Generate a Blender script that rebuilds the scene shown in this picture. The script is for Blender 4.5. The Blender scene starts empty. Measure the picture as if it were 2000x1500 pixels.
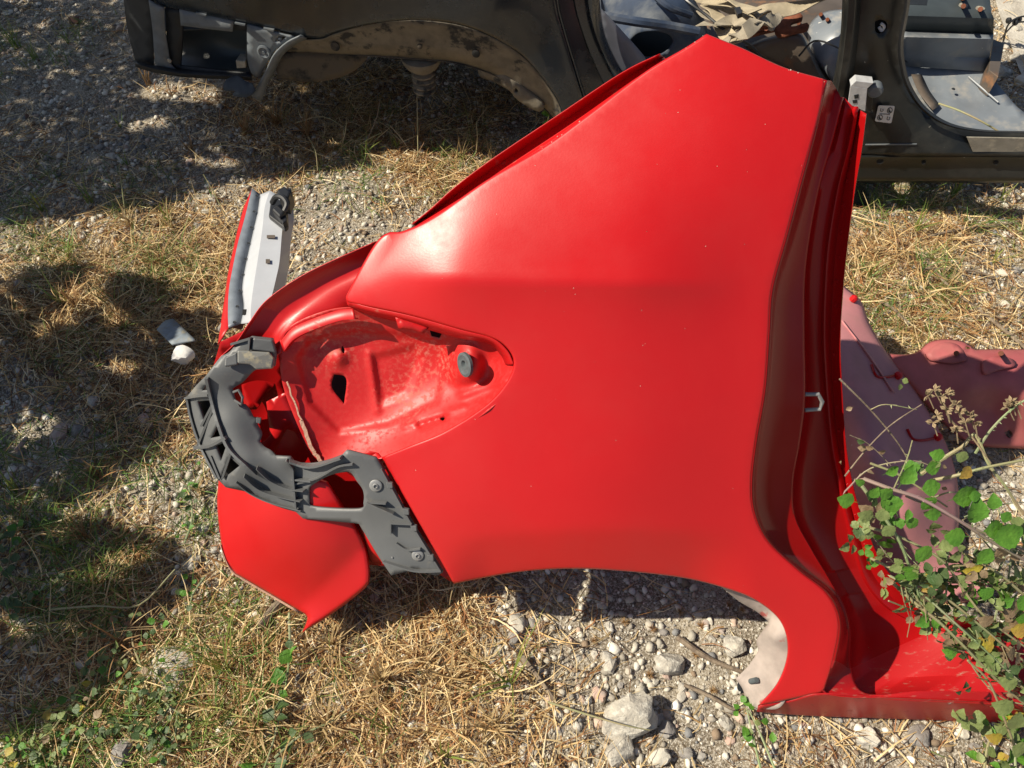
import bpy, bmesh, math, random
import numpy as np
from mathutils import Vector, Matrix, Quaternion
from mathutils.geometry import delaunay_2d_cdt
random.seed(7); RNG = np.random.default_rng(7)
S = bpy.context.scene; C = S.collection
R = math.radians

# ------------------------------------------------------------ camera, sky, sun, exposure
CAM_Z = 1.6; PITCH = 54.0; FPX = 1480.0
cam_d = bpy.data.cameras.new('camera'); cam = bpy.data.objects.new('camera', cam_d); C.objects.link(cam)
cam.location = (0, 0, CAM_Z); cam.rotation_euler = (R(90 - PITCH), 0, 0)
cam_d.sensor_width = 36; cam_d.lens = 36 * FPX / 2000; cam_d.clip_start = 0.05; cam_d.clip_end = 400
S.camera = cam
SUN_EL = 46.0; SUN_HEAD = 3.0         # the light travels towards +x, turned 3 degrees towards +y
tosun = Vector((-math.cos(R(SUN_EL)) * math.cos(R(SUN_HEAD)), -math.cos(R(SUN_EL)) * math.sin(R(SUN_HEAD)), math.sin(R(SUN_EL))))
W = bpy.data.worlds.new('World'); S.world = W; W.use_nodes = True
wn = W.node_tree.nodes; bgn = wn.get('Background') or wn.new('ShaderNodeBackground')
sky = wn.new('ShaderNodeTexSky'); sky.sky_type = 'NISHITA'; sky.sun_disc = False
sky.sun_elevation = R(SUN_EL); sky.sun_rotation = math.atan2(tosun.x, tosun.y)
sky.air_density = 1.0; sky.dust_density = 1.2
W.node_tree.links.new(sky.outputs[0], bgn.inputs[0]); bgn.inputs[1].default_value = 0.056
sl = bpy.data.lights.new('sun', 'SUN'); sl.energy = 5.0; sl.angle = R(0.55); sl.color = (1.0, 0.91, 0.74)
so = bpy.data.objects.new('sun', sl); C.objects.link(so)
so.rotation_euler = tosun.to_track_quat('Z', 'Y').to_euler()
S.view_settings.view_transform = 'Standard'; S.view_settings.look = 'None'
S.view_settings.exposure = 0.40; S.view_settings.gamma = 1

# ------------------------------------------------------------ frames: photo coordinates onto surfaces of the place
FW = Vector((0, math.cos(R(PITCH)), -math.sin(R(PITCH)))); UP = Vector((0, math.sin(R(PITCH)), math.cos(R(PITCH))))
CAM = Vector((0, 0, CAM_Z))
def ray(px, py): return FW + Vector((1, 0, 0)) * ((px - 1000) / FPX) + UP * ((750 - py) / FPX)
def G(px, py, z=0.0):                       # a point z metres above the ground
    r = ray(px, py); return CAM + r * ((z - CAM_Z) / r.z)
QN = Vector((0, -0.798, 0.603)).normalized(); QP = Vector((0, 0.35, 0.085))
def Q(px, py, d=0.0):                       # on the leaning red body side, d metres proud of its plane
    r = ray(px, py); return CAM + r * ((QN.dot(QP - CAM) + d) / QN.dot(r))
BN = Vector((-0.16, -1, 0)).normalized(); BP = Vector((0, 2.02, 0))
def B(px, py, d=0.0):                       # on the upright black body side
    r = ray(px, py); return CAM + r * ((BN.dot(BP - CAM) + d) / BN.dot(r))

# ------------------------------------------------------------ noise
def vnoise(x, y, seed=0):
    x = np.asarray(x, float); y = np.asarray(y, float)
    xi = np.floor(x).astype(np.int64); yi = np.floor(y).astype(np.int64); xf = x - xi; yf = y - yi
    u = xf * xf * (3 - 2 * xf); v = yf * yf * (3 - 2 * yf)
    def h(a, b):
        n = (a * 374761393 + b * 668265263 + seed * 1442695041) & 0xffffffff
        n = ((n ^ (n >> 13)) * 1274126177) & 0xffffffff
        return ((n ^ (n >> 16)) & 0xffff) / 65535.0
    return (h(xi, yi) * (1 - u) + h(xi + 1, yi) * u) * (1 - v) + (h(xi, yi + 1) * (1 - u) + h(xi + 1, yi + 1) * u) * v
def fbm(x, y, seed=0, o=4):
    s = 0; a = 0.5
    for i in range(o): s = s + a * (vnoise(x * 2**i, y * 2**i, seed + i * 17) - 0.5); a *= 0.5
    return s
def gh(x, y):
    d = np.hypot(np.asarray(x, float), np.asarray(y, float) - 1.2)
    return fbm(x * 1.3, y * 1.3, 3, 3) * 0.05 + fbm(np.asarray(x) * 9, np.asarray(y) * 9, 5, 4) * 0.030 - 0.008 + 0 * d

# ------------------------------------------------------------ materials
def mat(name, col, rough=0.6, metal=0.0, bump=0.0, bscale=200, var=0.0, vscale=30, dirt=None, dscale=8, dthr=(0.5, 0.65),
        coat=0.0, col2=None, speck=None, attr=False, spec=0.5, trans=False, detail=6, stretch=None, rvar=0):
    m = bpy.data.materials.new(name); m.use_nodes = True; nt = m.node_tree; n = nt.nodes; L = nt.links
    b = n.get('Principled BSDF'); b.inputs['Roughness'].default_value = rough; b.inputs['Metallic'].default_value = metal
    b.inputs['Specular IOR Level'].default_value = spec
    if coat: b.inputs['Coat Weight'].default_value = coat; b.inputs['Coat Roughness'].default_value = 0.08
    geo = n.new('ShaderNodeNewGeometry'); vec = geo.outputs['Position']
    if stretch:
        mp = n.new('ShaderNodeMapping'); mp.inputs['Scale'].default_value = stretch; L.new(vec, mp.inputs[0]); vec = mp.outputs[0]
    def noise(sc, det=detail, r=0.55):
        t = n.new('ShaderNodeTexNoise'); t.inputs['Scale'].default_value = sc; t.inputs['Detail'].default_value = det
        t.inputs['Roughness'].default_value = r; L.new(vec, t.inputs['Vector']); return t.outputs[0]
    def ramp(v, a, c):
        r = n.new('ShaderNodeMapRange'); r.inputs[1].default_value = a; r.inputs[2].default_value = c; L.new(v, r.inputs[0]); return r.outputs[0]
    def mix(f, a, c):
        x = n.new('ShaderNodeMix'); x.data_type = 'RGBA'
        if isinstance(f, float): x.inputs[0].default_value = f
        else: L.new(f, x.inputs[0])
        for i, q in ((6, a), (7, c)):
            if isinstance(q, tuple): x.inputs[i].default_value = (*q[:3], 1)
            else: L.new(q, x.inputs[i])
        return x.outputs[2]
    cur = tuple(col)
    if attr:
        at = n.new('ShaderNodeAttribute'); at.attribute_name = 'Col'; cur = at.outputs['Color']
    if var or col2:
        c2 = col2 or tuple(c * (1 - var) for c in col)
        cur = mix(ramp(noise(vscale), 0.35, 0.65), cur, c2)
    rr = None
    if dirt:
        f = ramp(noise(dscale, 8, 0.65), *dthr); cur = mix(f, cur, dirt); rr = f
    if speck:
        f = ramp(noise(speck[1], 3), speck[2], speck[2] + 0.04); cur = mix(f, cur, speck[0])
    if isinstance(cur, tuple): b.inputs['Base Color'].default_value = (*cur[:3], 1)
    else: L.new(cur, b.inputs['Base Color'])
    if rvar:
        x = n.new('ShaderNodeMapRange'); x.inputs[1].default_value = .35; x.inputs[2].default_value = .7; x.inputs[3].default_value = rough - rvar * .5; x.inputs[4].default_value = rough + rvar
        L.new(noise(11, 9, .7), x.inputs[0]); L.new(x.outputs[0], b.inputs['Roughness'])
    elif rr is not None:
        x = n.new('ShaderNodeMapRange'); x.inputs[3].default_value = rough; x.inputs[4].default_value = 0.9
        L.new(rr, x.inputs[0]); L.new(x.outputs[0], b.inputs['Roughness'])
    if bump:
        bp = n.new('ShaderNodeBump'); bp.inputs['Strength'].default_value = bump; bp.inputs['Distance'].default_value = 0.004
        L.new(noise(bscale), bp.inputs['Height']); L.new(bp.outputs[0], b.inputs['Normal'])
    if trans:
        tr = n.new('ShaderNodeBsdfTranslucent'); ms = n.new('ShaderNodeMixShader'); ms.inputs[0].default_value = 0.28
        if isinstance(cur, tuple): tr.inputs[0].default_value = (*cur[:3], 1)
        else: L.new(cur, tr.inputs[0])
        L.new(b.outputs[0], ms.inputs[1]); L.new(tr.outputs[0], ms.inputs[2])
        L.new(ms.outputs[0], n['Material Output'].inputs[0])
    return m
RED = (0.54, 0.009, 0.011)
M = {}
M['red'] = mat('red_paint', RED, 0.37, bump=0.03, bscale=260, var=0.05, vscale=5, rvar=.08, dirt=(0.48, 0.025, 0.022), dscale=3, dthr=(.5, 1.1), speck=((0.75, 0.6, 0.55), 95, 0.79), spec=0.5)
M['red_low'] = mat('red_paint_dusty', (0.52, 0.006, 0.008), 0.42, dirt=(0.42, 0.12, 0.08), dscale=34, dthr=(0.60, 0.72), speck=((0.7, 0.6, 0.5), 60, 0.76))
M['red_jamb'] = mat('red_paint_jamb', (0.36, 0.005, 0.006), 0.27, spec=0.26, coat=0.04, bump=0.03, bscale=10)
M['red_sill'] = mat('red_paint_sill', (0.40, 0.008, 0.010), 0.42, dirt=(0.34, 0.10, 0.075), dscale=40, dthr=(0.57, 0.70), speck=((0.6, 0.55, 0.5), 40, 0.74), stretch=(1, 3, 1))
M['red_pocket'] = mat('red_paint_dusty_pocket', (0.52, 0.014, 0.014), 0.46, dirt=(0.55, 0.25, 0.18), dscale=110, dthr=(0.48, 0.74), detail=8)
def pocket_mask(m):        # the dust lies in two broad smears only
    nt = m.node_tree; n = nt.nodes; L = nt.links
    mixn = [x for x in n if x.type == 'MIX'][0]
    src = mixn.inputs[0].links[0].from_socket
    geo = n.new('ShaderNodeNewGeometry'); acc = None
    for (px, py, rad) in ((640, 670, .065), (690, 650, .05), (835, 690, .07), (790, 770, .055), (860, 650, .04)):
        p = Q(px, py, -0.13)
        vm = n.new('ShaderNodeVectorMath'); vm.operation = 'DISTANCE'; L.new(geo.outputs['Position'], vm.inputs[0]); vm.inputs[1].default_value = p
        r = n.new('ShaderNodeMapRange'); r.inputs[1].default_value = rad * 1.25; r.inputs[2].default_value = rad * 0.4; L.new(vm.outputs['Value'], r.inputs[0])
        if acc is None: acc = r.outputs[0]
        else:
            a = n.new('ShaderNodeMath'); a.operation = 'MAXIMUM'; L.new(acc, a.inputs[0]); L.new(r.outputs[0], a.inputs[1]); acc = a.outputs[0]
    mu = n.new('ShaderNodeMath'); mu.operation = 'MULTIPLY'; L.new(src, mu.inputs[0]); L.new(acc, mu.inputs[1])
    mu2 = n.new('ShaderNodeMath'); mu2.operation = 'MULTIPLY'; L.new(mu.outputs[0], mu2.inputs[0]); mu2.inputs[1].default_value = 0.75
    L.new(mu2.outputs[0], mixn.inputs[0])
pocket_mask(M['red_pocket'])
M['sealant'] = mat('dry_sealant', (0.55, 0.33, 0.24), 0.9, bump=0.5, bscale=220)
M['pink'] = mat('faded_pink_paint', (0.56, 0.23, 0.24), 0.6, var=0.15, vscale=9, dirt=(0.42, 0.2, 0.19), dscale=12, dthr=(0.48, 0.75), speck=((0.6, 0.45, 0.42), 50, 0.74))
M['pink_red'] = mat('faded_red_primer', (0.48, 0.12, 0.125), 0.45, var=0.3, vscale=10, dirt=(0.36, 0.11, 0.10), dscale=14, dthr=(0.45, 0.7))
M['primer'] = mat('dirty_white_primer', (0.44, 0.37, 0.33), 0.75, var=0.3, vscale=24, dirt=(0.35, 0.08, 0.07), dscale=13, dthr=(0.56, 0.62), bump=.2, bscale=60)
M['plastic'] = mat('grey_plastic', (0.135, 0.14, 0.145), 0.5, bump=0.08, bscale=500, var=0.15, vscale=16, dirt=(0.22, 0.2, 0.165), dscale=20, dthr=(0.60, 0.8))
M['plastic_dust'] = mat('grey_plastic_dusty', (0.19, 0.19, 0.18), 0.6, dirt=(0.38, 0.34, 0.24), dscale=34, dthr=(0.52, 0.62))
M['silver'] = mat('silver_primer_paint', (0.50, 0.52, 0.56), 0.34, var=0.1, vscale=20, speck=((.2, .2, .22), 55, .76), bump=.05, bscale=30)
M['silver_flange'] = mat('dull_silver_flange', (0.20, 0.23, 0.27), 0.5, metal=.1, var=0.3, vscale=35, speck=((.08, .07, .07), 60, .72))
M['black_plastic'] = mat('black_plastic', (0.02, 0.021, 0.024), 0.4)
M['rubber'] = mat('grey_rubber', (0.10, 0.12, 0.13), 0.8, var=.3, vscale=120)
M['hose'] = mat('dusty_hose', (0.22, 0.20, 0.17), 0.8)
M['metal'] = mat('galvanised_metal', (0.62, 0.63, 0.65), 0.4, metal=0.2, var=0.2, vscale=60)
M['washer'] = mat('dull_zinc', (0.34, 0.34, 0.34), 0.5, metal=0.4)
M['black'] = mat('black_paint', (0.010, 0.017, 0.026), 0.22, coat=0.4, dirt=(0.035, 0.045, 0.058), dscale=9, dthr=(0.52, 0.95), speck=((.4, .4, .38), 70, .77), bump=.03, bscale=9)
M['black_sill'] = mat('black_paint_dusty', (0.013, 0.014, 0.014), 0.3, dirt=(0.07, 0.068, 0.058), dscale=7, dthr=(0.5, 0.95), speck=((.4, .38, .33), 60, .74), bump=.04, bscale=20)
M['blk_grey'] = mat('grey_unpainted_plastic', (0.15, 0.17, 0.19), 0.5, var=0.25, vscale=22, dirt=(.25, .24, .21), dscale=15, dthr=(.55, .8))
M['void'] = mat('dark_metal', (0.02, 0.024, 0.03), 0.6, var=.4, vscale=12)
M['arch'] = mat('dusty_wheel_arch', (0.19, 0.165, 0.125), 0.85, dirt=(0.03, 0.03, 0.03), dscale=13, dthr=(0.53, 0.6), bump=.5, bscale=60, var=.3, vscale=30)
M['arch_dark'] = mat('muddy_wheel_arch', (0.10, 0.082, 0.06), 0.9, dirt=(0.02, 0.02, 0.02), dscale=9, dthr=(0.5, 0.6), bump=.5, bscale=40)
M['backing'] = mat('dark_hole_shade', (0.045, 0.022, 0.032), 0.6)  # dark colour standing in for the shade behind the lamp pocket holes
M['floor_grey'] = mat('grey_floor_paint', (0.21, 0.235, 0.265), 0.33, var=0.3, vscale=6, dirt=(0.33, 0.31, 0.28), dscale=11, dthr=(0.52, 0.7), speck=((.7, .68, .62), 45, .73), bump=.05, bscale=12)
M['floor_dark'] = mat('dark_grey_floor', (0.055, 0.068, 0.075), 0.4, var=0.3, vscale=8, speck=((.5, .5, .46), 50, .75))
M['brown_metal'] = mat('stained_floor', (0.13, 0.105, 0.085), 0.35, var=.4, vscale=9, dirt=(0.24, .12, .06), dscale=9, dthr=(.56, .66))
M['rust'] = mat('rusty_iron', (0.24, 0.075, 0.035), 0.8, var=.5, vscale=40, bump=.4, bscale=150)
M['strap'] = mat('faded_webbing', (0.50, 0.42, 0.29), 0.9, var=.3, vscale=30, bump=.5, bscale=420)
M['strap_grey'] = mat('grey_webbing', (0.38, 0.33, 0.25), 0.9, var=.3, vscale=30, bump=.5, bscale=420)
M['blue_cloth'] = mat('blue_grey_liner', (0.035, 0.055, 0.10), 0.6, var=.4, vscale=8, dirt=(.14, .15, .16), dscale=7, dthr=(.5, .75), bump=.3, bscale=40)
M['grey_panel'] = mat('grey_card', (0.17, 0.18, 0.22), 0.5, var=.1)
M['shade_dark'] = mat('dark_void_shade', (0.006, 0.006, 0.007), 0.9)  # near black standing in for the shade inside slots, holes and lattice openings
M['label'] = mat('white_label', (0.62, 0.62, 0.62), 0.5)
M['ink'] = mat('black_ink', (0.02, 0.02, 0.02), 0.5)
M['dust_plate'] = mat('dusty_sill_plate', (0.27, 0.25, 0.21), 0.6, var=.3, vscale=40, dirt=(.4, .36, .28), dscale=25)
M['ground'] = mat('gravel_soil', (0.33, 0.28, 0.205), 0.95, col2=(0.13, 0.10, 0.068), vscale=6, dirt=(0.56, 0.51, 0.43), dscale=210, dthr=(0.47, 0.60), bump=1.0, bscale=330, speck=((0.09, 0.07, 0.05), 170, 0.60))
M['gravel'] = mat('gravel', (1, 1, 1), 0.92, attr=True, bump=.4, bscale=300)
M['straw'] = mat('straw', (1, 1, 1), 0.6, attr=True, trans=True)
M['blade'] = mat('grass_green', (0.13, 0.24, 0.045), 0.5, col2=(0.30, 0.30, 0.07), vscale=20, trans=True)
M['rock'] = mat('pale_limestone', (0.50, 0.46, 0.39), 0.95, col2=(0.30, 0.28, 0.25), vscale=26, dirt=(0.6, 0.57, 0.5), dscale=70, bump=1.0, bscale=130)
M['rock_grey'] = mat('grey_stone', (0.33, 0.31, 0.28), 0.9, col2=(0.22, 0.20, 0.19), vscale=40, bump=.7, bscale=150)
M['rock_white'] = mat('white_stone', (0.60, 0.55, 0.46), 0.9, col2=(0.45, 0.42, 0.36), vscale=50, bump=.5, bscale=150)
M['rock_pink'] = mat('pinkish_stone', (0.50, 0.33, 0.26), 0.85, col2=(0.40, 0.34, 0.30), vscale=40, bump=.4, bscale=150)
M['rock_brown'] = mat('brown_stone', (0.18, 0.09, 0.06), 0.85, col2=(0.12, 0.08, 0.07), vscale=40, bump=.4, bscale=150)
M['foam'] = mat('white_foam', (0.75, 0.73, 0.7), 0.9, bump=.4, bscale=60)
M['slate'] = mat('blue_grey_board', (0.22, 0.26, 0.30), 0.6, var=.3, vscale=60, dirt=(.3, .28, .22), dscale=30)
M['twig'] = mat('dry_wood', (0.28, 0.22, 0.155), 0.9, col2=(0.15, 0.11, 0.08), vscale=70, bump=.5, bscale=200)
M['stem'] = mat('bramble_stem', (0.34, 0.26, 0.15), 0.6, col2=(0.25, 0.27, 0.13), vscale=12, bump=.2, bscale=100)
M['stem_green'] = mat('green_stem', (0.20, 0.27, 0.12), 0.55, col2=(0.32, 0.33, 0.2), vscale=14)
M['stem_purple'] = mat('purplish_stem', (0.30, 0.19, 0.19), 0.5, col2=(0.30, 0.28, 0.16), vscale=10)
def leafmat(name, a, b): return mat(name, a, 0.5, col2=b, vscale=35, trans=True, bump=.5, bscale=160)
M['leaf'] = leafmat('bramble_leaf_bright', (0.13, 0.31, 0.035), (0.08, 0.22, 0.025))
M['leaf_dull'] = leafmat('bramble_leaf_dull', (0.25, 0.31, 0.11), (0.17, 0.23, 0.075))
M['leaf_dark'] = leafmat('leaf_dark', (0.06, 0.12, 0.035), (0.09, 0.13, 0.05))
M['leaf_yellow'] = leafmat('leaf_yellow', (0.45, 0.38, 0.04), (0.40, 0.25, 0.06))
M['leaf_dry'] = leafmat('leaf_dry', (0.36, 0.27, 0.16), (0.25, 0.17, 0.10))
M['flower'] = mat('dry_flower', (0.36, 0.27, 0.16), 0.9, var=.4, vscale=120)
M['petal'] = mat('cream_petal', (0.7, 0.62, 0.35), 0.8)
M['shade_leaf'] = leafmat('shade_leaf', (0.07, 0.11, 0.035), (0.05, 0.08, 0.03))
M['track'] = mat('pale_track', (0.55, 0.51, 0.44), 0.95, col2=(0.40, 0.36, 0.30), vscale=14, bump=1.0, bscale=90)
M['rag'] = mat('blue_grey_rubber_piece', (0.04, 0.055, 0.075), 0.7, var=.3, vscale=50)

# ------------------------------------------------------------ object helpers
def tag(o, label=None, cat=None, group=None, kind=None):
    if label: o['label'] = label
    if cat: o['category'] = cat
    if group: o['group'] = group
    if kind: o['kind'] = kind
    return o
def thing(name, label, cat, loc=(0, 0, 0), group=None):
    o = bpy.data.objects.new(name, None); C.objects.link(o); o.location = loc; o.empty_display_size = .05
    tag(o, label, cat, group); return o
def link(name, me, m=None, parent=None):
    o = bpy.data.objects.new(name, me); C.objects.link(o)
    if m is not None and not me.materials: me.materials.append(M[m] if isinstance(m, str) else m)
    if parent is not None:
        o.parent = parent
        o.matrix_parent_inverse = Matrix.Translation(parent.location).inverted() if parent.type == 'EMPTY' else Matrix()
        if parent.type != 'EMPTY' and parent.parent is not None: pass
    return o
def mesh(name, V, F, smooth=True, sharp=38):
    me = bpy.data.meshes.new(name); me.from_pydata([tuple(v) for v in V], [], F); me.update()
    if smooth:
        me.polygons.foreach_set('use_smooth', [True] * len(me.polygons))
        if sharp: me.set_sharp_from_angle(angle=R(sharp))
    return me
def solid(o, t=0.0015, off=-1):
    md = o.modifiers.new('thick', 'SOLIDIFY'); md.thickness = t; md.offset = off; return o
def bevel(o, w=0.002, seg=2):
    md = o.modifiers.new('bev', 'BEVEL'); md.width = w; md.segments = seg; md.limit_method = 'ANGLE'; md.angle_limit = R(30); return o
def cr(P, n):                              # Catmull-Rom through P, n steps per segment
    P = [np.array(p, float) for p in P]
    if len(P) == 2: return [P[0] + (P[1] - P[0]) * i / n for i in range(n + 1)]
    E = [2 * P[0] - P[1]] + P + [2 * P[-1] - P[-2]]; out = []
    for i in range(1, len(E) - 2):
        a, b, c, d = E[i - 1], E[i], E[i + 1], E[i + 2]
        for k in range(n):
            t = k / n
            out.append(0.5 * ((2 * b) + (c - a) * t + (2 * a - 5 * b + 4 * c - d) * t * t + (3 * b - a - 3 * c + d) * t**3))
    out.append(P[-1]); return out
def outline(pts, step=8):
    """closed outline; a point with a third entry is a corner, the others are rounded through"""
    n = len(pts); cs = [i for i, p in enumerate(pts) if len(p) > 2]
    if not cs: P = [p[:2] for p in pts]; segs = [P + [P[0]]]
    else:
        segs = []
        for a, b in zip(cs, cs[1:] + [cs[0] + n]): segs.append([pts[i % n][:2] for i in range(a, b + 1)])
    out = []
    for s in segs:
        c = cr(s, 8)
        L = [c[0]]; acc = 0
        for p, q in zip(c, c[1:]):
            L.append(q)
        # resample
        d = [0]
        for p, q in zip(L, L[1:]): d.append(d[-1] + float(np.hypot(*(q - p))))
        m = max(1, int(round(d[-1] / step)))
        xs = np.interp(np.linspace(0, d[-1], m + 1), d, [p[0] for p in L]); ys = np.interp(np.linspace(0, d[-1], m + 1), d, [p[1] for p in L])
        out += list(zip(xs, ys))[:-1]
    return [(float(a), float(b)) for a, b in out]
def inside(P, poly):
    x = P[:, 0]; y = P[:, 1]; r = np.zeros(len(P), bool); n = len(poly)
    for i in range(n):
        x0, y0 = poly[i]; x1, y1 = poly[(i + 1) % n]
        if y0 == y1: continue
        c = ((y0 > y) != (y1 > y)) & (x < (x1 - x0) * (y - y0) / (y1 - y0) + x0); r ^= c
    return r
def dist_poly(P, poly):
    d = np.full(len(P), 1e9); n = len(poly)
    A = np.array(poly); Bq = np.roll(A, -1, 0)
    for a, b in zip(A, Bq):
        ab = b - a; t = np.clip(((P - a) @ ab) / max(1e-9, ab @ ab), 0, 1)
        d = np.minimum(d, np.hypot(*(P - (a + t[:, None] * ab)).T))
    return d
def tps(ctrl, reg=1e-4):
    c = np.array(ctrl, float); X = c[:, :2] / 300; n = len(c)
    r = np.hypot(X[:, None, 0] - X[None, :, 0], X[:, None, 1] - X[None, :, 1]); K = np.where(r > 0, r * r * np.log(r + 1e-12), 0) + np.eye(n) * reg
    Pm = np.c_[np.ones(n), X]; A = np.zeros((n + 3, n + 3)); A[:n, :n] = K; A[:n, n:] = Pm; A[n:, :n] = Pm.T
    w = np.linalg.lstsq(A, np.r_[c[:, 2], 0, 0, 0], rcond=None)[0]
    def f(P):
        Y = P / 300; r = np.hypot(Y[:, None, 0] - X[None, :, 0], Y[:, None, 1] - X[None, :, 1])
        return np.where(r > 0, r * r * np.log(r + 1e-12), 0) @ w[:n] + w[n] + Y @ w[n + 1:]
    return f
def sheet(name, frame, pts, dfun, m, parent=None, holes=(), res=14, step=8, roll=None, extra=None, thick=0.0015, hstep=5, smooth=True, sharp=38):
    """a sheet of metal or plastic: outline cut out, curved by dfun, real thickness"""
    O = outline(pts, step); H = [outline(h, hstep) for h in holes]
    A = np.array(O); x0, y0 = A.min(0); x1, y1 = A.max(0)
    gx, gy = np.meshgrid(np.arange(x0, x1, res), np.arange(y0, y1, res * .87)); gx = gx + (np.arange(gx.shape[0]) % 2)[:, None] * res / 2
    P = np.c_[gx.ravel(), gy.ravel()]; ok = inside(P, O) & (dist_poly(P, O) > (roll[0] * 1.0 + res * .45 if roll else min(res, step) * .7))
    for h in H: ok &= ~inside(P, h) & (dist_poly(P, h) > hstep * .7)
    P = P[ok]
    if roll:                                # rows of points that follow the edge, so that it rounds off evenly
        Oa = np.array(O); tn_ = np.roll(Oa, -1, 0) - np.roll(Oa, 1, 0); nr_ = np.c_[-tn_[:, 1], tn_[:, 0]] / np.maximum(1e-6, np.hypot(*tn_.T))[:, None]
        area = np.sum(Oa[:, 0] * np.roll(Oa[:, 1], -1) - np.roll(Oa[:, 0], -1) * Oa[:, 1]); nr_ *= 1 if area > 0 else -1
        for fr in (.3, .65, 1.0):
            R_ = Oa + nr_ * roll[0] * fr; k_ = inside(R_, O) & (dist_poly(R_, O) > roll[0] * fr * .93)
            for h in H: k_ &= ~inside(R_, h) & (dist_poly(R_, h) > hstep * .7)
            P = np.r_[P, R_[k_]]
    vs = [Vector((a, -b)) for a, b in O]; es = [(i, (i + 1) % len(O)) for i in range(len(O))]
    for h in H:
        k = len(vs); vs += [Vector((a, -b)) for a, b in h]; es += [(k + i, k + (i + 1) % len(h)) for i in range(len(h))]
    vs += [Vector((a, -b)) for a, b in P]
    ov, oe, of, _, _, _ = delaunay_2d_cdt(vs, es, [], 0, 1e-4)
    V2 = np.array([(v.x, -v.y) for v in ov]); cen = np.array([V2[list(f)].mean(0) for f in of]); keep = inside(cen, O)
    for h in H: keep &= ~inside(cen, h)
    F = [tuple(f) for f, k in zip(of, keep) if k]
    used = sorted({i for f in F for i in f}); mp = {u: i for i, u in enumerate(used)}; V2 = V2[used]; F = [tuple(mp[i] for i in f) for f in F]
    F = [f if ((V2[f[1]][0] - V2[f[0]][0]) * (-(V2[f[2]][1] - V2[f[0]][1])) - (-(V2[f[1]][1] - V2[f[0]][1])) * (V2[f[2]][0] - V2[f[0]][0])) > 0 else f[::-1] for f in F]
    if callable(dfun): d = dfun(V2)
    elif isinstance(dfun, (int, float)): d = np.full(len(V2), float(dfun))
    else: d = tps(dfun)(V2)
    if roll:
        q = np.clip(dist_poly(V2, O) / roll[0], 0, 1); d = d - roll[1] * (1 - np.sqrt(1 - (1 - q)**2))
    if extra: d = d + extra(V2)
    V = [frame(float(p[0]), float(p[1]), float(t)) for p, t in zip(V2, d)]
    o = link(name, mesh(name, V, F, smooth, sharp), m, parent)
    if thick: solid(o, thick)
    return o
def loft(name, rows, m, parent=None, n=6, across=1, thick=0.0015, closed=False, sharp=30, flip=False, part=None):
    """rows of world points, same count in each; smooth along the rows, straight or smooth across"""
    nr = len(rows[0]); rails = [cr([tuple(r[j]) for r in rows], n) for j in range(nr)]
    if part: rails = [r[part[0] * n:part[1] * n + 1] for r in rails]
    if across > 1:
        rails = list(zip(*[cr([rails[j][i] for j in range(nr)], across) for i in range(len(rails[0]))]))
    nr = len(rails); L = len(rails[0]); V = [rails[j][i] for i in range(L) for j in range(nr)]; F = []
    for i in range(L - 1):
        for j in range(nr - 1 + (1 if closed else 0)):
            a = i * nr + j; b = i * nr + (j + 1) % nr; f = (a, b, b + nr, a + nr); F.append(f if flip else f[::-1])
    o = link(name, mesh(name, V, F, True, sharp), m, parent)
    if thick: solid(o, thick)
    return o
def tube_data(pts, r, seg=6, n=4, taper=None, smooth=True):
    c = cr(pts, n) if smooth and len(pts) > 2 else [np.array(p, float) for p in pts]
    V = []; F = []; L = len(c); up = None
    for i, p in enumerate(c):
        t = Vector(c[min(i + 1, L - 1)] - c[max(i - 1, 0)]).normalized()
        if up is None: up = t.orthogonal().normalized()
        up = (up - t * up.dot(t)).normalized(); s = t.cross(up)
        rr = r if taper is None else r + (taper - r) * i / (L - 1)
        for k in range(seg):
            a = 2 * math.pi * k / seg; V.append(Vector(p) + (up * math.cos(a) + s * math.sin(a)) * rr)
    for i in range(L - 1):
        for k in range(seg):
            a = i * seg + k; b = i * seg + (k + 1) % seg; F.append((a, b, b + seg, a + seg))
    F.append(tuple(range(seg))[::-1]); F.append(tuple(range((L - 1) * seg, L * seg)))
    return V, F
def join(parts):
    V = []; F = []
    for v, f in parts:
        k = len(V); V += list(v); F += [tuple(i + k for i in q) for q in f]
    return V, F
def tube(name, pts, r, m, parent=None, **k): return link(name, mesh(name, *tube_data(pts, r, **k)), m, parent)
def bar_data(pts, nrm, w, h):
    """a straight-edged bar along pts; nrm is the direction of its height"""
    V = []; F = []; L = len(pts)
    for i, p in enumerate(pts):
        p = Vector(p); t = (Vector(pts[min(i + 1, L - 1)]) - Vector(pts[max(i - 1, 0)])).normalized(); n = (nrm - t * nrm.dot(t)).normalized(); s = t.cross(n)
        V += [p + s * w / 2, p - s * w / 2, p - s * w / 2 + n * h, p + s * w / 2 + n * h]
    for i in range(L - 1):
        for k in range(4):
            a = i * 4 + k; b = i * 4 + (k + 1) % 4; F.append((a, b, b + 4, a + 4)[::-1])
    F.append((0, 1, 2, 3)); F.append((L * 4 - 1, L * 4 - 2, L * 4 - 3, L * 4 - 4)); return V, F
def bar(name, pts, nrm, w, h, m, parent=None): return link(name, mesh(name, *bar_data(pts, nrm, w, h), smooth=False), m, parent)
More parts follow.
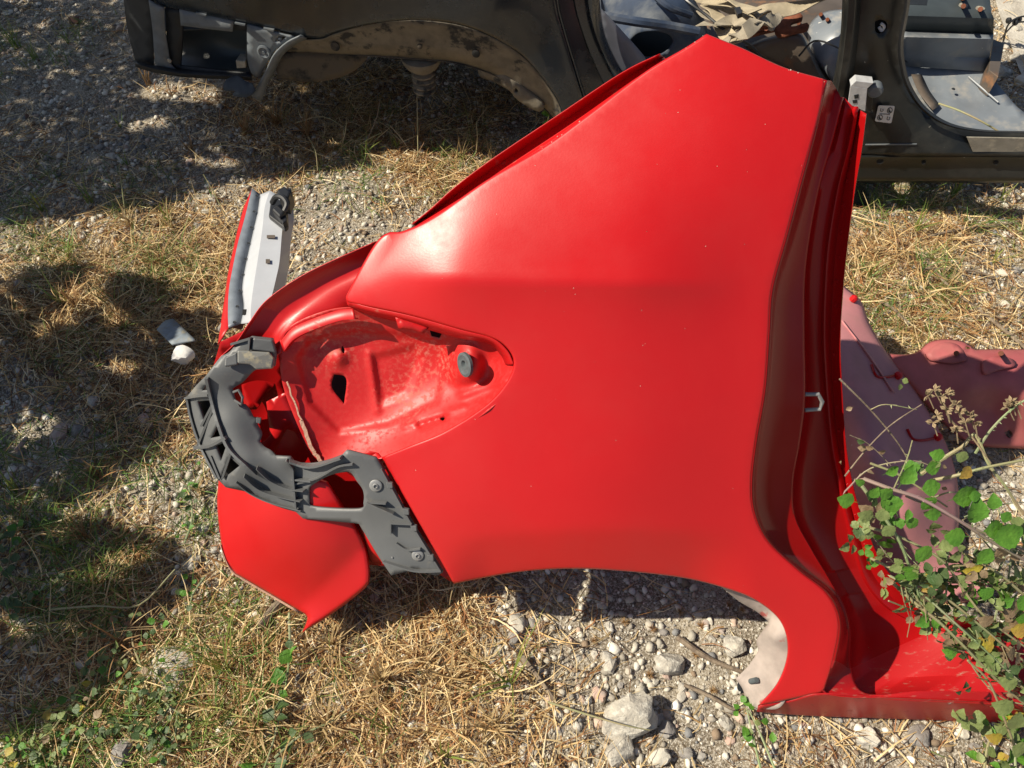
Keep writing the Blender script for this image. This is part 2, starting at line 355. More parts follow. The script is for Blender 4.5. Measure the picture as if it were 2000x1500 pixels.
def disc_data(c, nrm, prof, seg=24):
    """a turned piece: prof is a list of (radius, height)"""
    nrm = Vector(nrm).normalized(); a = nrm.orthogonal().normalized(); b = nrm.cross(a); V = []; F = []
    for r, h in prof:
        for k in range(seg):
            t = 2 * math.pi * k / seg; V.append(Vector(c) + nrm * h + (a * math.cos(t) + b * math.sin(t)) * r)
    for i in range(len(prof) - 1):
        for k in range(seg):
            p = i * seg + k; q = i * seg + (k + 1) % seg; F.append((p, q, q + seg, p + seg))
    F.append(tuple(range(seg))[::-1]); F.append(tuple(range((len(prof) - 1) * seg, len(prof) * seg))); return V, F
def turned(name, c, nrm, prof, m, parent=None, seg=24): return link(name, mesh(name, *disc_data(c, nrm, prof, seg)), m, parent)
def slab(name, frame, pts, d, h, m, parent=None, bev=0.002):
    """a block with a flat outline: top at d, h thick"""
    n = len(pts); V = [frame(*p[:2], d) for p in pts]; nv = (V[1] - V[0]).cross(V[-1] - V[0]).normalized()
    if nv.dot(CAM - V[0]) < 0: nv = -nv
    V += [v - nv * h for v in V[:n]]
    F = [tuple(range(n)), tuple(range(n, 2 * n))[::-1]] + [(i, i + n, (i + 1) % n + n, (i + 1) % n) for i in range(n)]
    me = mesh(name, V, F, smooth=False); bm = bmesh.new(); bm.from_mesh(me); bmesh.ops.recalc_face_normals(bm, faces=bm.faces); bm.to_mesh(me); bm.free()
    o = link(name, me, m, parent)
    if bev: bevel(o, bev)
    return o

# ============================================================ THE GROUND
def ground():
    xs = np.concatenate([-np.geomspace(60, 2.75, 16), np.arange(-2.6, 2.6, 0.0125), np.geomspace(2.75, 60, 16)])
    ys = np.concatenate([-np.geomspace(60, 0.4, 16), np.arange(-0.2, 4.0, 0.0125), np.geomspace(4.2, 60, 16)])
    X, Y = np.meshgrid(xs, ys); Z = gh(X, Y)
    V = np.c_[X.ravel(), Y.ravel(), Z.ravel()]; nx, ny = len(xs), len(ys)
    i = np.arange((ny - 1) * (nx - 1)); r = i // (nx - 1); c = i % (nx - 1); a = r * nx + c
    F = np.c_[a, a + 1, a + 1 + nx, a + nx]
    me = bpy.data.meshes.new('ground'); me.vertices.add(len(V)); me.vertices.foreach_set('co', V.ravel())
    me.loops.add(F.size); me.loops.foreach_set('vertex_index', F.ravel()); me.polygons.add(len(F))
    me.polygons.foreach_set('loop_start', np.arange(len(F)) * 4); me.polygons.foreach_set('use_smooth', [True] * len(F)); me.update(); me.validate()
    tag(link('ground', me, 'ground'), kind='structure')
ground()

def pix_of(x, y, z=0.0):
    dx = x; dy = y; dz = z - CAM_Z
    dep = dy * FW.y + dz * FW.z; u = dy * UP.y + dz * UP.z
    return 1000 + FPX * dx / dep, 750 - FPX * u / dep
# how much straw lies where (centre, reach and weight, in metres on the ground)
STRAW = [(650, 1330, .34, 1.5), (850, 1440, .3, 1.5), (500, 1460, .22, .9), (800, 1250, .22, 1.0), (1000, 1460, .2, .8), (300, 480, .35, .7), (80, 560, .3, .7), (450, 480, .25, .5), (250, 620, .3, .8),
         (350, 800, .25, .6), (1750, 560, .35, .9), (1900, 520, .3, .7), (900, 320, .35, .9), (700, 270, .35, .9), (500, 230, .25, .8), (1800, 640, .25, .9),
         (400, 300, .2, .35), (60, 300, .25, .35), (100, 1150, .25, .6), (250, 1300, .3, .55), (80, 1450, .25, .5), (300, 1050, .15, .4), (1150, 1480, .2, .4), (930, 1180, .12, .8), (1500, 1420, .1, .3), (1650, 1480, .2, .3)]
STRAW = [(G(a, b).x, G(a, b).y, s, w) for a, b, s, w in STRAW]
BARE = [(G(a, b).x, G(a, b).y, s, w) for a, b, s, w in [(1250, 1230, .28, .9), (1380, 1330, .26, .9), (1150, 1380, .12, .7), (130, 200, .6, .75), (700, 430, .28, .85), (640, 380, .2, .7), (380, 970, .16, .9), (400, 360, .25, .7), (90, 860, .2, .6), (1960, 560, .2, .8), (1700, 420, .12, .4), (330, 1180, .15, .5), (1600, 1450, .3, .5), (1030, 1200, .12, .7)]]
def straw_w(x, y):
    s = 0.10
    for cx, cy, r, w in STRAW: s = s + w * np.exp(-((x - cx)**2 + (y - cy)**2) / (2 * (r * .6)**2))
    for cx, cy, r, w in BARE: s = s * (1 - w * np.exp(-((x - cx)**2 + (y - cy)**2) / (2 * (r * .6)**2)))
    return np.clip(s, 0, 1.6) * (0.15 + 1.7 * vnoise(x * 7, y * 7, 21) * vnoise(x * 19, y * 19, 23)**.5)
def scatter(n, wf, x=(-2.5, 2.5), y=(0.05, 3.7)):
    out = []; tot = 0
    while tot < n:
        X = RNG.uniform(*x, n * 2); Y = RNG.uniform(*y, n * 2); k = RNG.uniform(0, 1.0, n * 2) < wf(X, Y)
        px, py = pix_of(X, Y); k &= (px > -260) & (px < 2260) & (py > -150) & (py < 1760)
        out.append(np.c_[X[k], Y[k]]); tot += k.sum()
    return np.concatenate(out)[:n]
def big_mesh(name, V, F, col, m):
    """V (n,3), F (m,k) index array, col (n,3)"""
    me = bpy.data.meshes.new(name); k = F.shape[1]
    me.vertices.add(len(V)); me.vertices.foreach_set('co', V.astype(np.float32).ravel())
    me.loops.add(F.size); me.loops.foreach_set('vertex_index', F.astype(np.int32).ravel())
    me.polygons.add(len(F)); me.polygons.foreach_set('loop_start', np.arange(len(F), dtype=np.int32) * k)
    me.update()
    at = me.color_attributes.new('Col', 'FLOAT_COLOR', 'POINT'); at.data.foreach_set('color', np.c_[col, np.ones(len(col))].astype(np.float32).ravel())
    return link(name, me, m)
def palette(n, P):
    P = np.array(P, float); w = P[:, 3] / P[:, 3].sum(); i = RNG.choice(len(P), n, p=w); return P[i, :3] * RNG.uniform(.75, 1.25, (n, 1))
# -- gravel: too much to count
ico = bmesh.new(); bmesh.ops.create_icosphere(ico, subdivisions=1, radius=1); IV = np.array([v.co[:] for v in ico.verts]); IF = np.array([[v.index for v in f.verts] for f in ico.faces]); ico.free()
def gravel(name, n, lo, hi, wf, pal):
    P = scatter(n, wf); s = lo * (hi / lo) ** (RNG.random(n) ** 1.9)
    nv = len(IV)
    V = IV[None] * (1 + RNG.uniform(-.36, .30, (n, nv, 1))); sc = np.stack([RNG.uniform(.8, 1.3, n), RNG.uniform(.65, 1.1, n), RNG.uniform(.45, .9, n)], 1)
    V = V * sc[:, None]; a = RNG.uniform(0, 6.28, n); t = RNG.uniform(-.5, .5, n)
    ca, sa, ct, st = np.cos(a), np.sin(a), np.cos(t), np.sin(t)
    x, y, z = V[..., 0], V[..., 1], V[..., 2]; y, z = y * ct[:, None] - z * st[:, None], y * st[:, None] + z * ct[:, None]
    x, y = x * ca[:, None] - y * sa[:, None], x * sa[:, None] + y * ca[:, None]
    V = np.stack([x, y, z], 2) * s[:, None, None]
    V += np.c_[P, gh(P[:, 0], P[:, 1]) + s * .25][:, None]
    F = (IF[None] + (np.arange(n) * nv)[:, None, None]).reshape(-1, 3)
    col = np.repeat(palette(n, pal), nv, 0)
    return big_mesh(name, V.reshape(-1, 3), F, col, 'gravel')
GP = [(.54, .50, .42, 4), (.66, .62, .54, 3), (.40, .36, .30, 3.5), (.22, .22, .22, 1.4), (.50, .38, .30, 1.2), (.26, .19, .13, 1.5), (.80, .76, .68, 1)]
def gw(x, y): return np.clip(1.15 - .55 * straw_w(x, y), .25, 1) * (0.35 + .9 * vnoise(x * 4, y * 4, 44))
o = gravel('gravel', 84000, .0019, .0120, gw, GP); tag(o, 'loose pale gravel and grit covering the yard', 'gravel', kind='stuff')
# -- dry straw and chaff
def blades(name, n, wf, L0, L1, w0, w1, pal, m, lift=(0, .35), curl=.8, seg=3, zup=.004, x=None):
    P = scatter(n, wf) if x is None else x; n = len(P)
    L = RNG.uniform(L0, L1, n) * RNG.uniform(.5, 1, n); w = RNG.uniform(w0, w1, n); a = RNG.uniform(0, 6.283, n)
    e = RNG.uniform(*lift, n); cu = RNG.normal(0, curl, n); ce = RNG.normal(-.25, .45, n)
    z0 = gh(P[:, 0], P[:, 1]) + zup * RNG.uniform(0, 3, n)
    cx, cy, cz = P[:, 0].copy(), P[:, 1].copy(), z0; V = np.zeros((n, seg + 1, 2, 3)); roll = RNG.uniform(-.9, .9, n)
    for i in range(seg + 1):
        aa = a + cu * i / seg; ee = e + ce * i / seg
        ww = w * (1 - .75 * (i / seg)**2)
        sx = -np.sin(aa) * np.cos(roll); sy = np.cos(aa) * np.cos(roll); sz = np.sin(roll)
        for k, sg in enumerate((-.5, .5)):
            V[:, i, k, 0] = cx + sx * ww * sg; V[:, i, k, 1] = cy + sy * ww * sg; V[:, i, k, 2] = cz + sz * ww * sg
        st = L / seg; cx = cx + np.cos(aa) * np.cos(ee) * st; cy = cy + np.sin(aa) * np.cos(ee) * st; cz = np.maximum(cz + np.sin(ee) * st, gh(cx, cy) + .001)
    q = np.array([[2 * i, 2 * i + 1, 2 * i + 3, 2 * i + 2] for i in range(seg)])
    F = (q[None] + (np.arange(n) * 2 * (seg + 1))[:, None, None]).reshape(-1, 4)
    col = np.repeat(palette(n, pal), 2 * (seg + 1), 0)
    return big_mesh(name, V.reshape(-1, 3), F, col, m)
SP = [(.72, .53, .26, 4), (.50, .31, .13, 3.5), (.88, .74, .48, 3), (.17, .09, .04, 3.5), (.32, .14, .05, 2.5), (.16, .20, .06, .4)]
tag(blades('dry_straw', 66000, straw_w, .02, .09, .0012, .0034, SP, 'straw'), 'tangled dry straw and chaff lying over the gravel', 'straw', kind='stuff')
SP2 = [(.78, .60, .32, 4), (.56, .38, .17, 3), (.38, .19, .07, 2)]
tag(blades('dry_grass', 9000, lambda x, y: straw_w(x, y) * .8, .07, .17, .0016, .0036, SP2, 'straw', lift=(0, .55), curl=.6, seg=5), 'long dead grass stalks strewn over the straw', 'dry grass', kind='stuff')
SPG = [(.10, .20, .035, 3), (.17, .26, .05, 2), (.30, .30, .09, 1)]
def gwf(x, y):
    s = 0.0
    for a, b, r, w in [(100, 430, .2, .8), (220, 470, .25, .7), (330, 520, .15, .5), (800, 320, .3, .5), (1850, 420, .3, .8), (1780, 520, .2, .6), (200, 1280, .25, .5), (60, 1440, .25, .9), (300, 1430, .25, .6), (460, 1300, .15, .7), (330, 1130, .15, .4), (1950, 330, .2, .6), (60, 1050, .3, .6), (200, 1100, .25, .5), (420, 1420, .2, .6), (150, 640, .2, .35), (60, 90, .2, .6), (1720, 620, .15, .6), (30, 950, .15, .5)]:
        g = G(a, b); s = s + w * np.exp(-((x - g.x)**2 + (y - g.y)**2) / (2 * (r * .6)**2))
    return s * (vnoise(x * 9, y * 9, 77) > .45)
tag(blades('green_grass', 6500, gwf, .04, .13, .0012, .0026, SPG, 'straw', lift=(.1, 1.0), curl=.5, seg=4), 'thin green grass sprouting through the dead straw', 'grass', kind='stuff')

# ============================================================ THE RED BODY SECTION
base = G(1150, 1390); red = thing('car_body_section', 'glossy red rear quarter of a cut up car leaning over the gravel', 'car part', (base.x, base.y, 0))
MAIN = [(1380, 66, -.022), (1612, 155, -.002), (1500, 110, -.008), (1250, 150, -.036), (1060, 290, -.046), (940, 360, -.052), (850, 420, -.060), (762, 455, -.075), (900, 470, -.030), (1000, 480, -.014),
        (1250, 400, .002), (1450, 300, .003), (1508, 565, 0), (1250, 620, .010), (1000, 600, -.006), (850, 560, -.030), (720, 560, -.064), (680, 587, -.076),
        (800, 615, -.044), (900, 645, -.022), (960, 660, -.012), (1003, 710, -.006), (1497, 740, 0), (1250, 850, .014), (985, 755, -.008), (950, 790, -.014), (870, 842, -.034), (800, 871, -.052), (745, 893, -.070),
        (900, 980, -.020), (1050, 900, .002), (1468, 930, 0), (800, 1000, -.046), (885, 1140, -.032), (1000, 1119, -.012), (1100, 1060, .006), (1250, 1060, .010), (1250, 1120, .006), (1400, 1148, .0),
        (1538, 1270, -.006), (1480, 1378, -.014), (1609, 1352, 0), (1640, 1225, 0), (1485, 1035, 0), (1590, 1140, 0)]
mainT = tps(MAIN, 6e-3)
def mainD(P):                              # shoulder crease and wheel-arch flare pressed into the skin
    x, y = P[:, 0], P[:, 1]; sm = lambda a, b, t: (lambda q: q * q * (3 - 2 * q))(np.clip((t - a) / (b - a), 0, 1))
    yc = 548 + .02 * (x - 1000); g1 = .016 * np.exp(-np.sqrt((y - yc)**2 + 4**2) / 70) * sm(720, 900, x) * (1 - sm(1220, 1470, x))
    y2 = 1034 + ((x - 1190) / 270)**2 * 16; q = y - y2; g2 = -.00022 * (.5 * (q + np.sqrt(q * q + 20))) * sm(860, 960, x) * (1 - sm(1330, 1480, x))
    xe = 676 + (590 - y) * .637; g3 = -.013 * np.exp(-np.clip(x - xe, 0, 400) / 26.) * sm(640, 470, y) * sm(330, 430, y)
    return mainT(P) + g1 + g2 + g3
def mD(px, py): return float(mainD(np.array([[px, py]], float))[0])
outer = sheet('outer_panel', Q, [(1380, 66, 1), (1450, 94), (1530, 131), (1612, 155, 1), (1600, 225), (1565, 352), (1536, 462), (1508, 565), (1502, 650), (1494, 760), (1477, 860), (1468, 940), (1473, 1000), (1500, 1058), (1560, 1115), (1615, 1160), (1639, 1215), (1628, 1290), (1609, 1352, 1),
    (1480, 1379, 1), (1520, 1330), (1538, 1270), (1525, 1215), (1480, 1175), (1420, 1150), (1330, 1128), (1200, 1114), (1100, 1111), (1000, 1119), (886, 1140, 1), (815, 1015), (745, 893, 1),
    (800, 871), (870, 842), (950, 790), (990, 745), (1003, 708), (990, 680), (960, 660), (900, 644), (800, 616), (686, 592), (676, 584), (680, 570), (722, 492), (745, 462), (762, 453, 1), (790, 450), (850, 421), (950, 352), (1060, 288), (1150, 223), (1260, 140), (1340, 92)],
    mainD, 'red', red, res=13, step=6, roll=(5, .0045), thick=.0012)
for i_ in range(1):
    sp = []
    for k_ in range(60):
        a_, b_ = random.uniform(780, 1600), random.uniform(150, 1300)
        if not inside(np.array([[a_, b_]]), [(800, 470), (1380, 110), (1590, 180), (1480, 900), (1600, 1200), (1100, 1090), (900, 1100), (780, 890), (1020, 720), (900, 600)])[0]: continue
        sp.append(disc_data(Q(a_, b_, mD(a_, b_) - .0002), QN, [(random.uniform(.0003, .0011), 0), (.0003, .0005)], 5))
    link('paint_fleck', mesh('paint_fleck', *join(sp)), 'rock_white', outer)['kind'] = 'stuff'
# chipped edges where the saw went through
ch = []
for i in range(34):
    t = random.random()
    px, py = (1380 + 232 * t, 66 + 90 * t + 6 * math.sin(t * 3)) if i % 2 else (1380 - 330 * t ** 1.4, 66 + 225 * t ** 1.4)
    c = Q(px + random.uniform(-5, 4), py + random.uniform(1, 6), mD(px, py) - .001); ch.append(disc_data(c, QN, [(random.uniform(.0004, .0014), 0), (.0004, .0005)], 5))
link('paint_chip', mesh('paint_chip', *join(ch)), 'rock_white', outer)
# recessed lamp pocket
POCK = [(1006, 712, -.016), (990, 712, -.034), (960, 664, -.045), (985, 757, -.024), (962, 760, -.050), (950, 792, -.028), (925, 780, -.062), (870, 844, -.046), (845, 822, -.080), (800, 873, -.066), (780, 850, -.096), (745, 895, -.085), (735, 860, -.110),
        (900, 650, -.075), (870, 680, -.112), (800, 625, -.11), (800, 660, -.128), (700, 612, -.125), (700, 650, -.140), (620, 632, -.128), (620, 670, -.145), (560, 650, -.128), (550, 690, -.126), (572, 690, -.128), (545, 740, -.128), (590, 740, -.140), (580, 830, -.126), (625, 800, -.138),
        (620, 900, -.13), (680, 900, -.115), (680, 860, -.130), (760, 720, -.138), (720, 780, -.140), (820, 770, -.125), (655, 740, -.142), (640, 690, -.142), (930, 730, -.085), (955, 700, -.070)]
POCK = [(x, y, (mD(x, y) - .010) if (x, y) in ((1006, 712), (985, 757), (950, 792), (870, 844), (800, 873), (745, 895)) else (mD(x, y) - .028) if (x, y) in ((990, 712),) else d) for x, y, d in POCK]
def pex(P):
    d = np.zeros(len(P)); x, y = P[:, 0], P[:, 1]
    def seg(a, b, h, w):
        a = np.array(a, float); b = np.array(b, float); t = np.clip(((P - a) @ (b - a)) / ((b - a) @ (b - a)), 0, 1); r = np.hypot(*(P - (a + t[:, None] * (b - a))).T); return h * np.exp(-(r / w)**2)
    poly = [(722, 692), (816, 669), (830, 700), (800, 775), (738, 799)]; ins = inside(P, poly); dd = dist_poly(P, poly)
    d += np.where(ins, np.clip(dd / 14, 0, 1) * -.006, 0) + seg((721, 690), (737, 801), .0035, 7)
    d += .034 * np.exp(-((x - 910)**2 / 34**2 + (y - 712)**2 / 38**2)**2)
    d += .010 * np.exp(-((x - 662)**2 + (y - 700)**2) / 16**2)
    d += seg((905, 770), (985, 742), .010, 9) + seg((790, 834), (905, 796), .005, 6) - seg((822, 828), (866, 814), .010, 8)
    ring_ = [(575, 700), (600, 660), (700, 638), (860, 655), (875, 700), (860, 790), (760, 835), (660, 850), (600, 790)]
    ins = inside(P, ring_); dd = dist_poly(P, ring_); d += np.where(ins, -.007 * np.clip(dd / 12, 0, 1), 0)
    return d
pocket = sheet('lamp_pocket', Q, [(960, 652), (1000, 682), (1012, 712), (998, 750), (956, 800), (875, 850), (800, 880), (745, 900, 1), (700, 896), (640, 908, 1), (612, 890), (582, 832), (553, 755), (545, 690), (548, 664), (575, 632), (640, 606), (700, 600), (800, 606), (900, 636)],
    POCK, 'red_pocket', red, holes=[[(652, 731, 1), (676, 739), (672, 789, 1), (648, 757)], [(668, 675), (673, 682), (672, 691), (667, 684)], [(836, 637, 1), (866, 645, 1), (858, 661, 1), (842, 657, 1)], [(858, 818), (868, 815), (866, 822)]], res=5, step=6, hstep=4, extra=pex)
gc = Q(909, 712, -.050); tl = (QN + Vector((-1.5, -.1, 0))).normalized()
gm = turned('rubber_grommet', gc, tl, [(.0215, -.002), (.0215, .003), (.017, .0045), (.013, .003), (.008, .0035), (.0035, -.004)], 'rubber', pocket); gm.scale = (1, 1, 1)
sheet('pocket_tab', Q, [(772, 620, 1), (838, 640, 1), (826, 652), (812, 646), (778, 641, 1)], -.055, 'red', pocket, res=9)
sheet('pocket_shade_backing', Q, [(560, 640, 1), (700, 600, 1), (960, 665, 1), (985, 720, 1), (900, 830, 1), (700, 890, 1), (600, 830, 1)], -.21, 'backing', red, res=30)  # added dark sheet, so the pocket holes look deeply shaded
# wall between the outer skin and the pocket along its upper edge
rows = []
for (x, y, dx, dy, dd) in ((677, 588, 6, 10, -.118), (720, 600, 2, 14, -.122), (800, 617, 0, 16, -.115), (900, 645, -2, 14, -.07), (960, 661, -6, 8, -.04), (990, 685, -12, 6, -.034), (1003, 712, -14, 0, -.034)):
    d0 = mD(x, y) - .003; rows.append([Q(x + 1, y - 1, d0), Q(x + dx * .3, y + dy * .5, d0 - .01), Q(x + dx, y + dy, dd)])
loft('pocket_wall', rows, 'red_low', red, n=8)
loft('lamp_channel', [[Q(752, 893, -.074), Q(745, 893, -.08), Q(738, 884, -.09), Q(720, 880, -.088)], [Q(720, 912, -.078), Q(712, 910, -.085), Q(704, 900, -.095), Q(690, 896, -.092)], [Q(690, 930, -.09), Q(682, 925, -.095), Q(670, 915, -.1), Q(660, 910, -.1)]], 'red_low', red)
# seam sealer down the left side of the pocket
sv = []
for a, b, w in (((590, 820), (612, 880), .007), ((560, 745), (590, 822), .003), ((612, 880), (636, 912), .007)):
    pts = [Q(a[0] + (b[0] - a[0]) * t + random.uniform(-2, 2), a[1] + (b[1] - a[1]) * t, -.128) for t in np.linspace(0, 1, 7)]; sv.append(bar_data(pts, QN, w, .003))
link('seam_sealer', mesh('seam_sealer', *join(sv), smooth=False), 'sealant', pocket)
# tailgate gutter: two lengths
rows = []
for x, y, ox, oy, in ((1303, 118, -13, -10), (1240, 158, -26, -12), (1120, 245, -34, -14), (1000, 325, -34, -14), (920, 378, -28, -12), (860, 415, -16, -6), (812, 444, -6, -4)):
    d0 = mD(x, y) - .004; rows.append([Q(x, y + 4, d0), Q(x - 2, y - 3, d0 - .035), Q(x + ox * .55, y + oy * .7, d0 - .05), Q(x + ox * .95, y + oy, d0 - .040), Q(x + ox, y + oy - 2, d0 - .025)])
loft('tailgate_gutter', rows, 'red_low', red, n=6, flip=True)
rows = []
for e0, e1, e2, e3 in (((735, 472), (748, 500), (744, 520), (742, 545)), ((640, 514), (652, 545), (656, 560), (690, 600)), ((578, 546), (598, 578), (606, 594), (640, 612)), ((520, 588), (560, 612), (566, 626), (590, 632)), ((488, 630), (538, 640), (546, 650), (560, 648)), ((462, 668), (520, 668), (538, 672), (552, 668)), ((428, 700), (500, 690), (525, 700), (548, 690))):
    rows.append([Q(*e0, -.124), Q(e0[0] + 3, e0[1] + 4, -.132), Q(*e1, -.142), Q(*e2, -.136), Q(*e3, -.122)])
loft('tailgate_surround', rows, 'red', red, n=8, sharp=50)
lip = [Q(548, 668, -.120), Q(570, 642, -.120), Q(612, 622, -.118), (Q(660, 606, -.112)), Q(690, 603, -.10)]
loft('pocket_lip', [[p, p + Vector((.004, -.012, -.012)), p + Vector((.006, -.004, -.020))] for p in lip], 'red_low', red, n=6)
# rear panel hidden behind the bracket, with its openings
sheet('inner_rear_panel', Q, [(430, 668, 1), (500, 640), (560, 660), (552, 740), (580, 830), (640, 905), (760, 900), (800, 1000), (760, 1104, 1), (700, 1095), (620, 1010), (470, 950), (425, 900), (410, 760)],
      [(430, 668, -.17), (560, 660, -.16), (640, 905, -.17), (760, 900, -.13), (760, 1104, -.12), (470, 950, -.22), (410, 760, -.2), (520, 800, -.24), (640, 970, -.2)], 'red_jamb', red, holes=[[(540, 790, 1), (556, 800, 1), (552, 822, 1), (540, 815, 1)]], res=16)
sheet('inner_bracket_plate', Q, [(520, 785, 1), (560, 765, 1), (600, 850, 1), (560, 838, 1), (548, 862, 1), (530, 900, 1), (505, 872, 1), (528, 850, 1)], -.19, 'red', red, res=16)
sheet('inner_bracket_plate', Q, [(470, 740, 1), (545, 715, 1), (548, 735, 1), (500, 800, 1), (478, 800, 1)], -.215, 'red_jamb', red, res=16)
SK = [(428, 935, -.235), (425, 1000, -.225), (440, 1080, -.205), (460, 1118, -.190), (520, 1155, -.172), (590, 1200, -.150), (592, 1235, -.140), (650, 1200, -.145), (722, 1130, -.125), (715, 1080, -.115), (690, 1020, -.11), (600, 960, -.10), (520, 1000, -.125), (560, 1080, -.12), (620, 1120, -.120), (660, 1060, -.100), (470, 1030, -.17), (500, 900, -.15)]
SKt = tps(SK, 2e-2)
def SKf(P):                                # the lower right edge is folded up along a soft crease
    q = ((P[:, 0] - 590) * (1190 - 1068) + (P[:, 1] - 1190) * (722 - 590)) / math.hypot(122, 132) + 6; return SKt(P) + .00035 * (.5 * (q + np.sqrt(q * q + 20)))
skirt = sheet('rear_skirt', Q, [(500, 890, 1), (428, 925, 1), (424, 985), (432, 1060), (442, 1095), (460, 1121, 1), (520, 1156), (585, 1194, 1), (600, 1206), (590, 1236, 1), (650, 1198), (712, 1150), (722, 1128), (720, 1095), (712, 1062), (692, 1022), (640, 940, 1)], SKf, 'red', red, res=11, step=6, roll=(10, .010), thick=.0015)
loft('skirt_flange', [[Q(430, 1062, -.215), Q(438, 1068, -.235)], [Q(444, 1100, -.205), Q(452, 1096, -.235)], [Q(462, 1124, -.2), Q(470, 1112, -.225)], [Q(520, 1159, -.19), Q(528, 1146, -.215)], [Q(584, 1197, -.17), Q(590, 1180, -.2)]], 'sealant', skirt, n=4)
sheet('lower_corner_piece', Q, [(690, 1000, 1), (760, 1010), (775, 1090), (762, 1104), (735, 1104), (722, 1090, 1), (712, 1050)], [(690, 1000, -.13), (760, 1010, -.1), (740, 1060, -.105), (735, 1104, -.14), (770, 1100, -.12)], 'red', red, res=10)
sheet('edge_light_block', Q, [(738, 886, 1), (790, 880, 1), (930, 1126, 1), (880, 1136, 1), (858, 1122, 1)], -.095, 'red_jamb', red, res=20)  # added sheet that stops sun leaking between the bracket and the panel
# door jamb
J = [((1612, 156), (1646, 190), (1671, 208), (1681, 216), (1692, 222)), ((1592, 250), (1627, 270), (1657, 285), (1670, 290), (1683, 292)), ((1563, 360), (1601, 360), (1636, 370), (1655, 375), (1669, 375)), ((1536, 462), (1581, 462), (1618, 475), (1645, 480), (1655, 480)),
     ((1508, 565), (1571, 550), (1611, 570), (1638, 572), (1646, 572)), ((1502, 650), (1570, 660), (1609, 665), (1632, 665), (1641, 665)), ((1494, 760), (1571, 780), (1615, 770), (1636, 770), (1645, 765)), ((1477, 860), (1560, 870), (1624, 865), (1645, 865), (1652, 865)),
     ((1468, 940), (1548, 940), (1638, 940), (1655, 930), (1662, 930)), ((1473, 1000), (1552, 1010), (1652, 1000), (1670, 990), (1677, 990)), ((1500, 1058), (1585, 1075), (1668, 1060), (1686, 1045), (1695, 1040)), ((1560, 1115), (1618, 1130), (1690, 1130), (1712, 1105), (1722, 1100)),
     ((1615, 1160), (1648, 1185), (1722, 1175), (1748, 1150), (1758, 1143)), ((1639, 1215), (1660, 1235), (1765, 1205), (1785, 1180), (1795, 1175)), ((1628, 1290), (1660, 1305), (1830, 1230), (1835, 1205), (1842, 1198)), ((1609, 1352), (1690, 1354), (1900, 1240), (1900, 1217), (1902, 1210)),
     ((1750, 1362), (1800, 1350), (1985, 1248), (1985, 1225), (1987, 1218)), ((1930, 1370), (1960, 1352), (2060, 1254), (2060, 1232), (2062, 1225)), ((2120, 1382), (2130, 1360), (2140, 1262), (2140, 1240), (2142, 1233))]
dE = [mD(1612, 156), mD(1592, 250)] + [None] * 20
lipr = []; deep = []; N = len(J)
for k, (e, j1, j2, j3i, j3) in enumerate(J):
    d0 = mD(*e) if k < 16 else 0.0
    f = 1 if k <= 12 else {13: .9, 14: .62, 15: .22}.get(k, 0)
    g = 1 if k <= 13 else {14: .90, 15: .70, 16: .55}.get(k, .42)
    dl = d0 - (.046 + .016 * min(1, k / 4)) * f - .004; dd = -(.066 + .082 * min(1, max(0, (k - 1) / 5.5))) * g - .004
    lipr.append([Q(*e, d0 - .001), Q(e[0] + 5, e[1] + 1, d0 - .012 * f), Q(e[0] + 9 * f + 3, e[1] + 2, d0 - .040 * f - .001), Q((e[0] + 9 * f + j1[0]) / 2, (e[1] + j1[1]) / 2, d0 - .052 * f - .002), Q(j1[0] - 4, j1[1], dl), Q(j1[0], j1[1], dl - .001)])
    deep.append([Q(j1[0] + 1, j1[1], dl - .005), Q(j1[0] + 3, j1[1], (dl + dd) / 2 - .01), Q(j1[0] * .7 + j2[0] * .3, j1[1] * .7 + j2[1] * .3, dd + .004 * g), Q(j2[0] - 5, j2[1], dd), Q(j2[0], j2[1], dd + .009 * g), Q(j2[0] + 5, j2[1], dd + .008 * g),
                 Q(j2[0] * .5 + j3i[0] * .5 + 2, j2[1] * .5 + j3i[1] * .5, dd - .004), Q(*j3i, dd + .004), Q(*j3, dd + .022), Q(j3[0] + 1, j3[1], dd + .006)])
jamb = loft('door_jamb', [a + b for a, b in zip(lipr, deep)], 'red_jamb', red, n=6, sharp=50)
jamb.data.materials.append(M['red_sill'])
nc = len(lipr[0]) + len(deep[0]) - 1
for fi, pl in enumerate(jamb.data.polygons):
    if fi // nc >= 14 * 6: pl.material_index = 1
for k in range(1, 11):
    for t_ in (.25, .75):
        a_, b_ = deep[k][7].lerp(deep[k + 1][7], t_), deep[k][6].lerp(deep[k + 1][6], t_)
        turned('spot_weld', a_.lerp(b_, .4) + QN * .001, QN, [(.0035, 0), (.003, .0007), (.0015, .0002)], 'red_jamb', jamb, seg=8)
rows = []
for k in (13, 14, 15, 16, 17, 18): pass
crest = [(1480, 1378), (1540, 1368), (1609, 1353), (1750, 1363), (1930, 1371), (2120, 1383)]
bot = [(1478, 1388), (1540, 1393), (1609, 1397), (1750, 1402), (1930, 1408), (2120, 1414)]
loft('sill_face', [[Q(a[0], a[1], -.002 if i > 1 else -.018), Q(a[0], a[1] + 4, -.006 if i > 1 else -.022), Q(b[0], b[1], -.045), Q(b[0], b[1] + 1, -.06)] for i, (a, b) in enumerate(zip(crest, bot))], 'red_sill', red, n=5, sharp=60)
st = [Q(1572, 770, -.085), Q(1598, 770, -.085), Q(1606, 785, -.087), Q(1601, 799, -.09), Q(1572, 801, -.09)]
tube('door_striker', st, .0038, 'washer', red, smooth=False, seg=8)
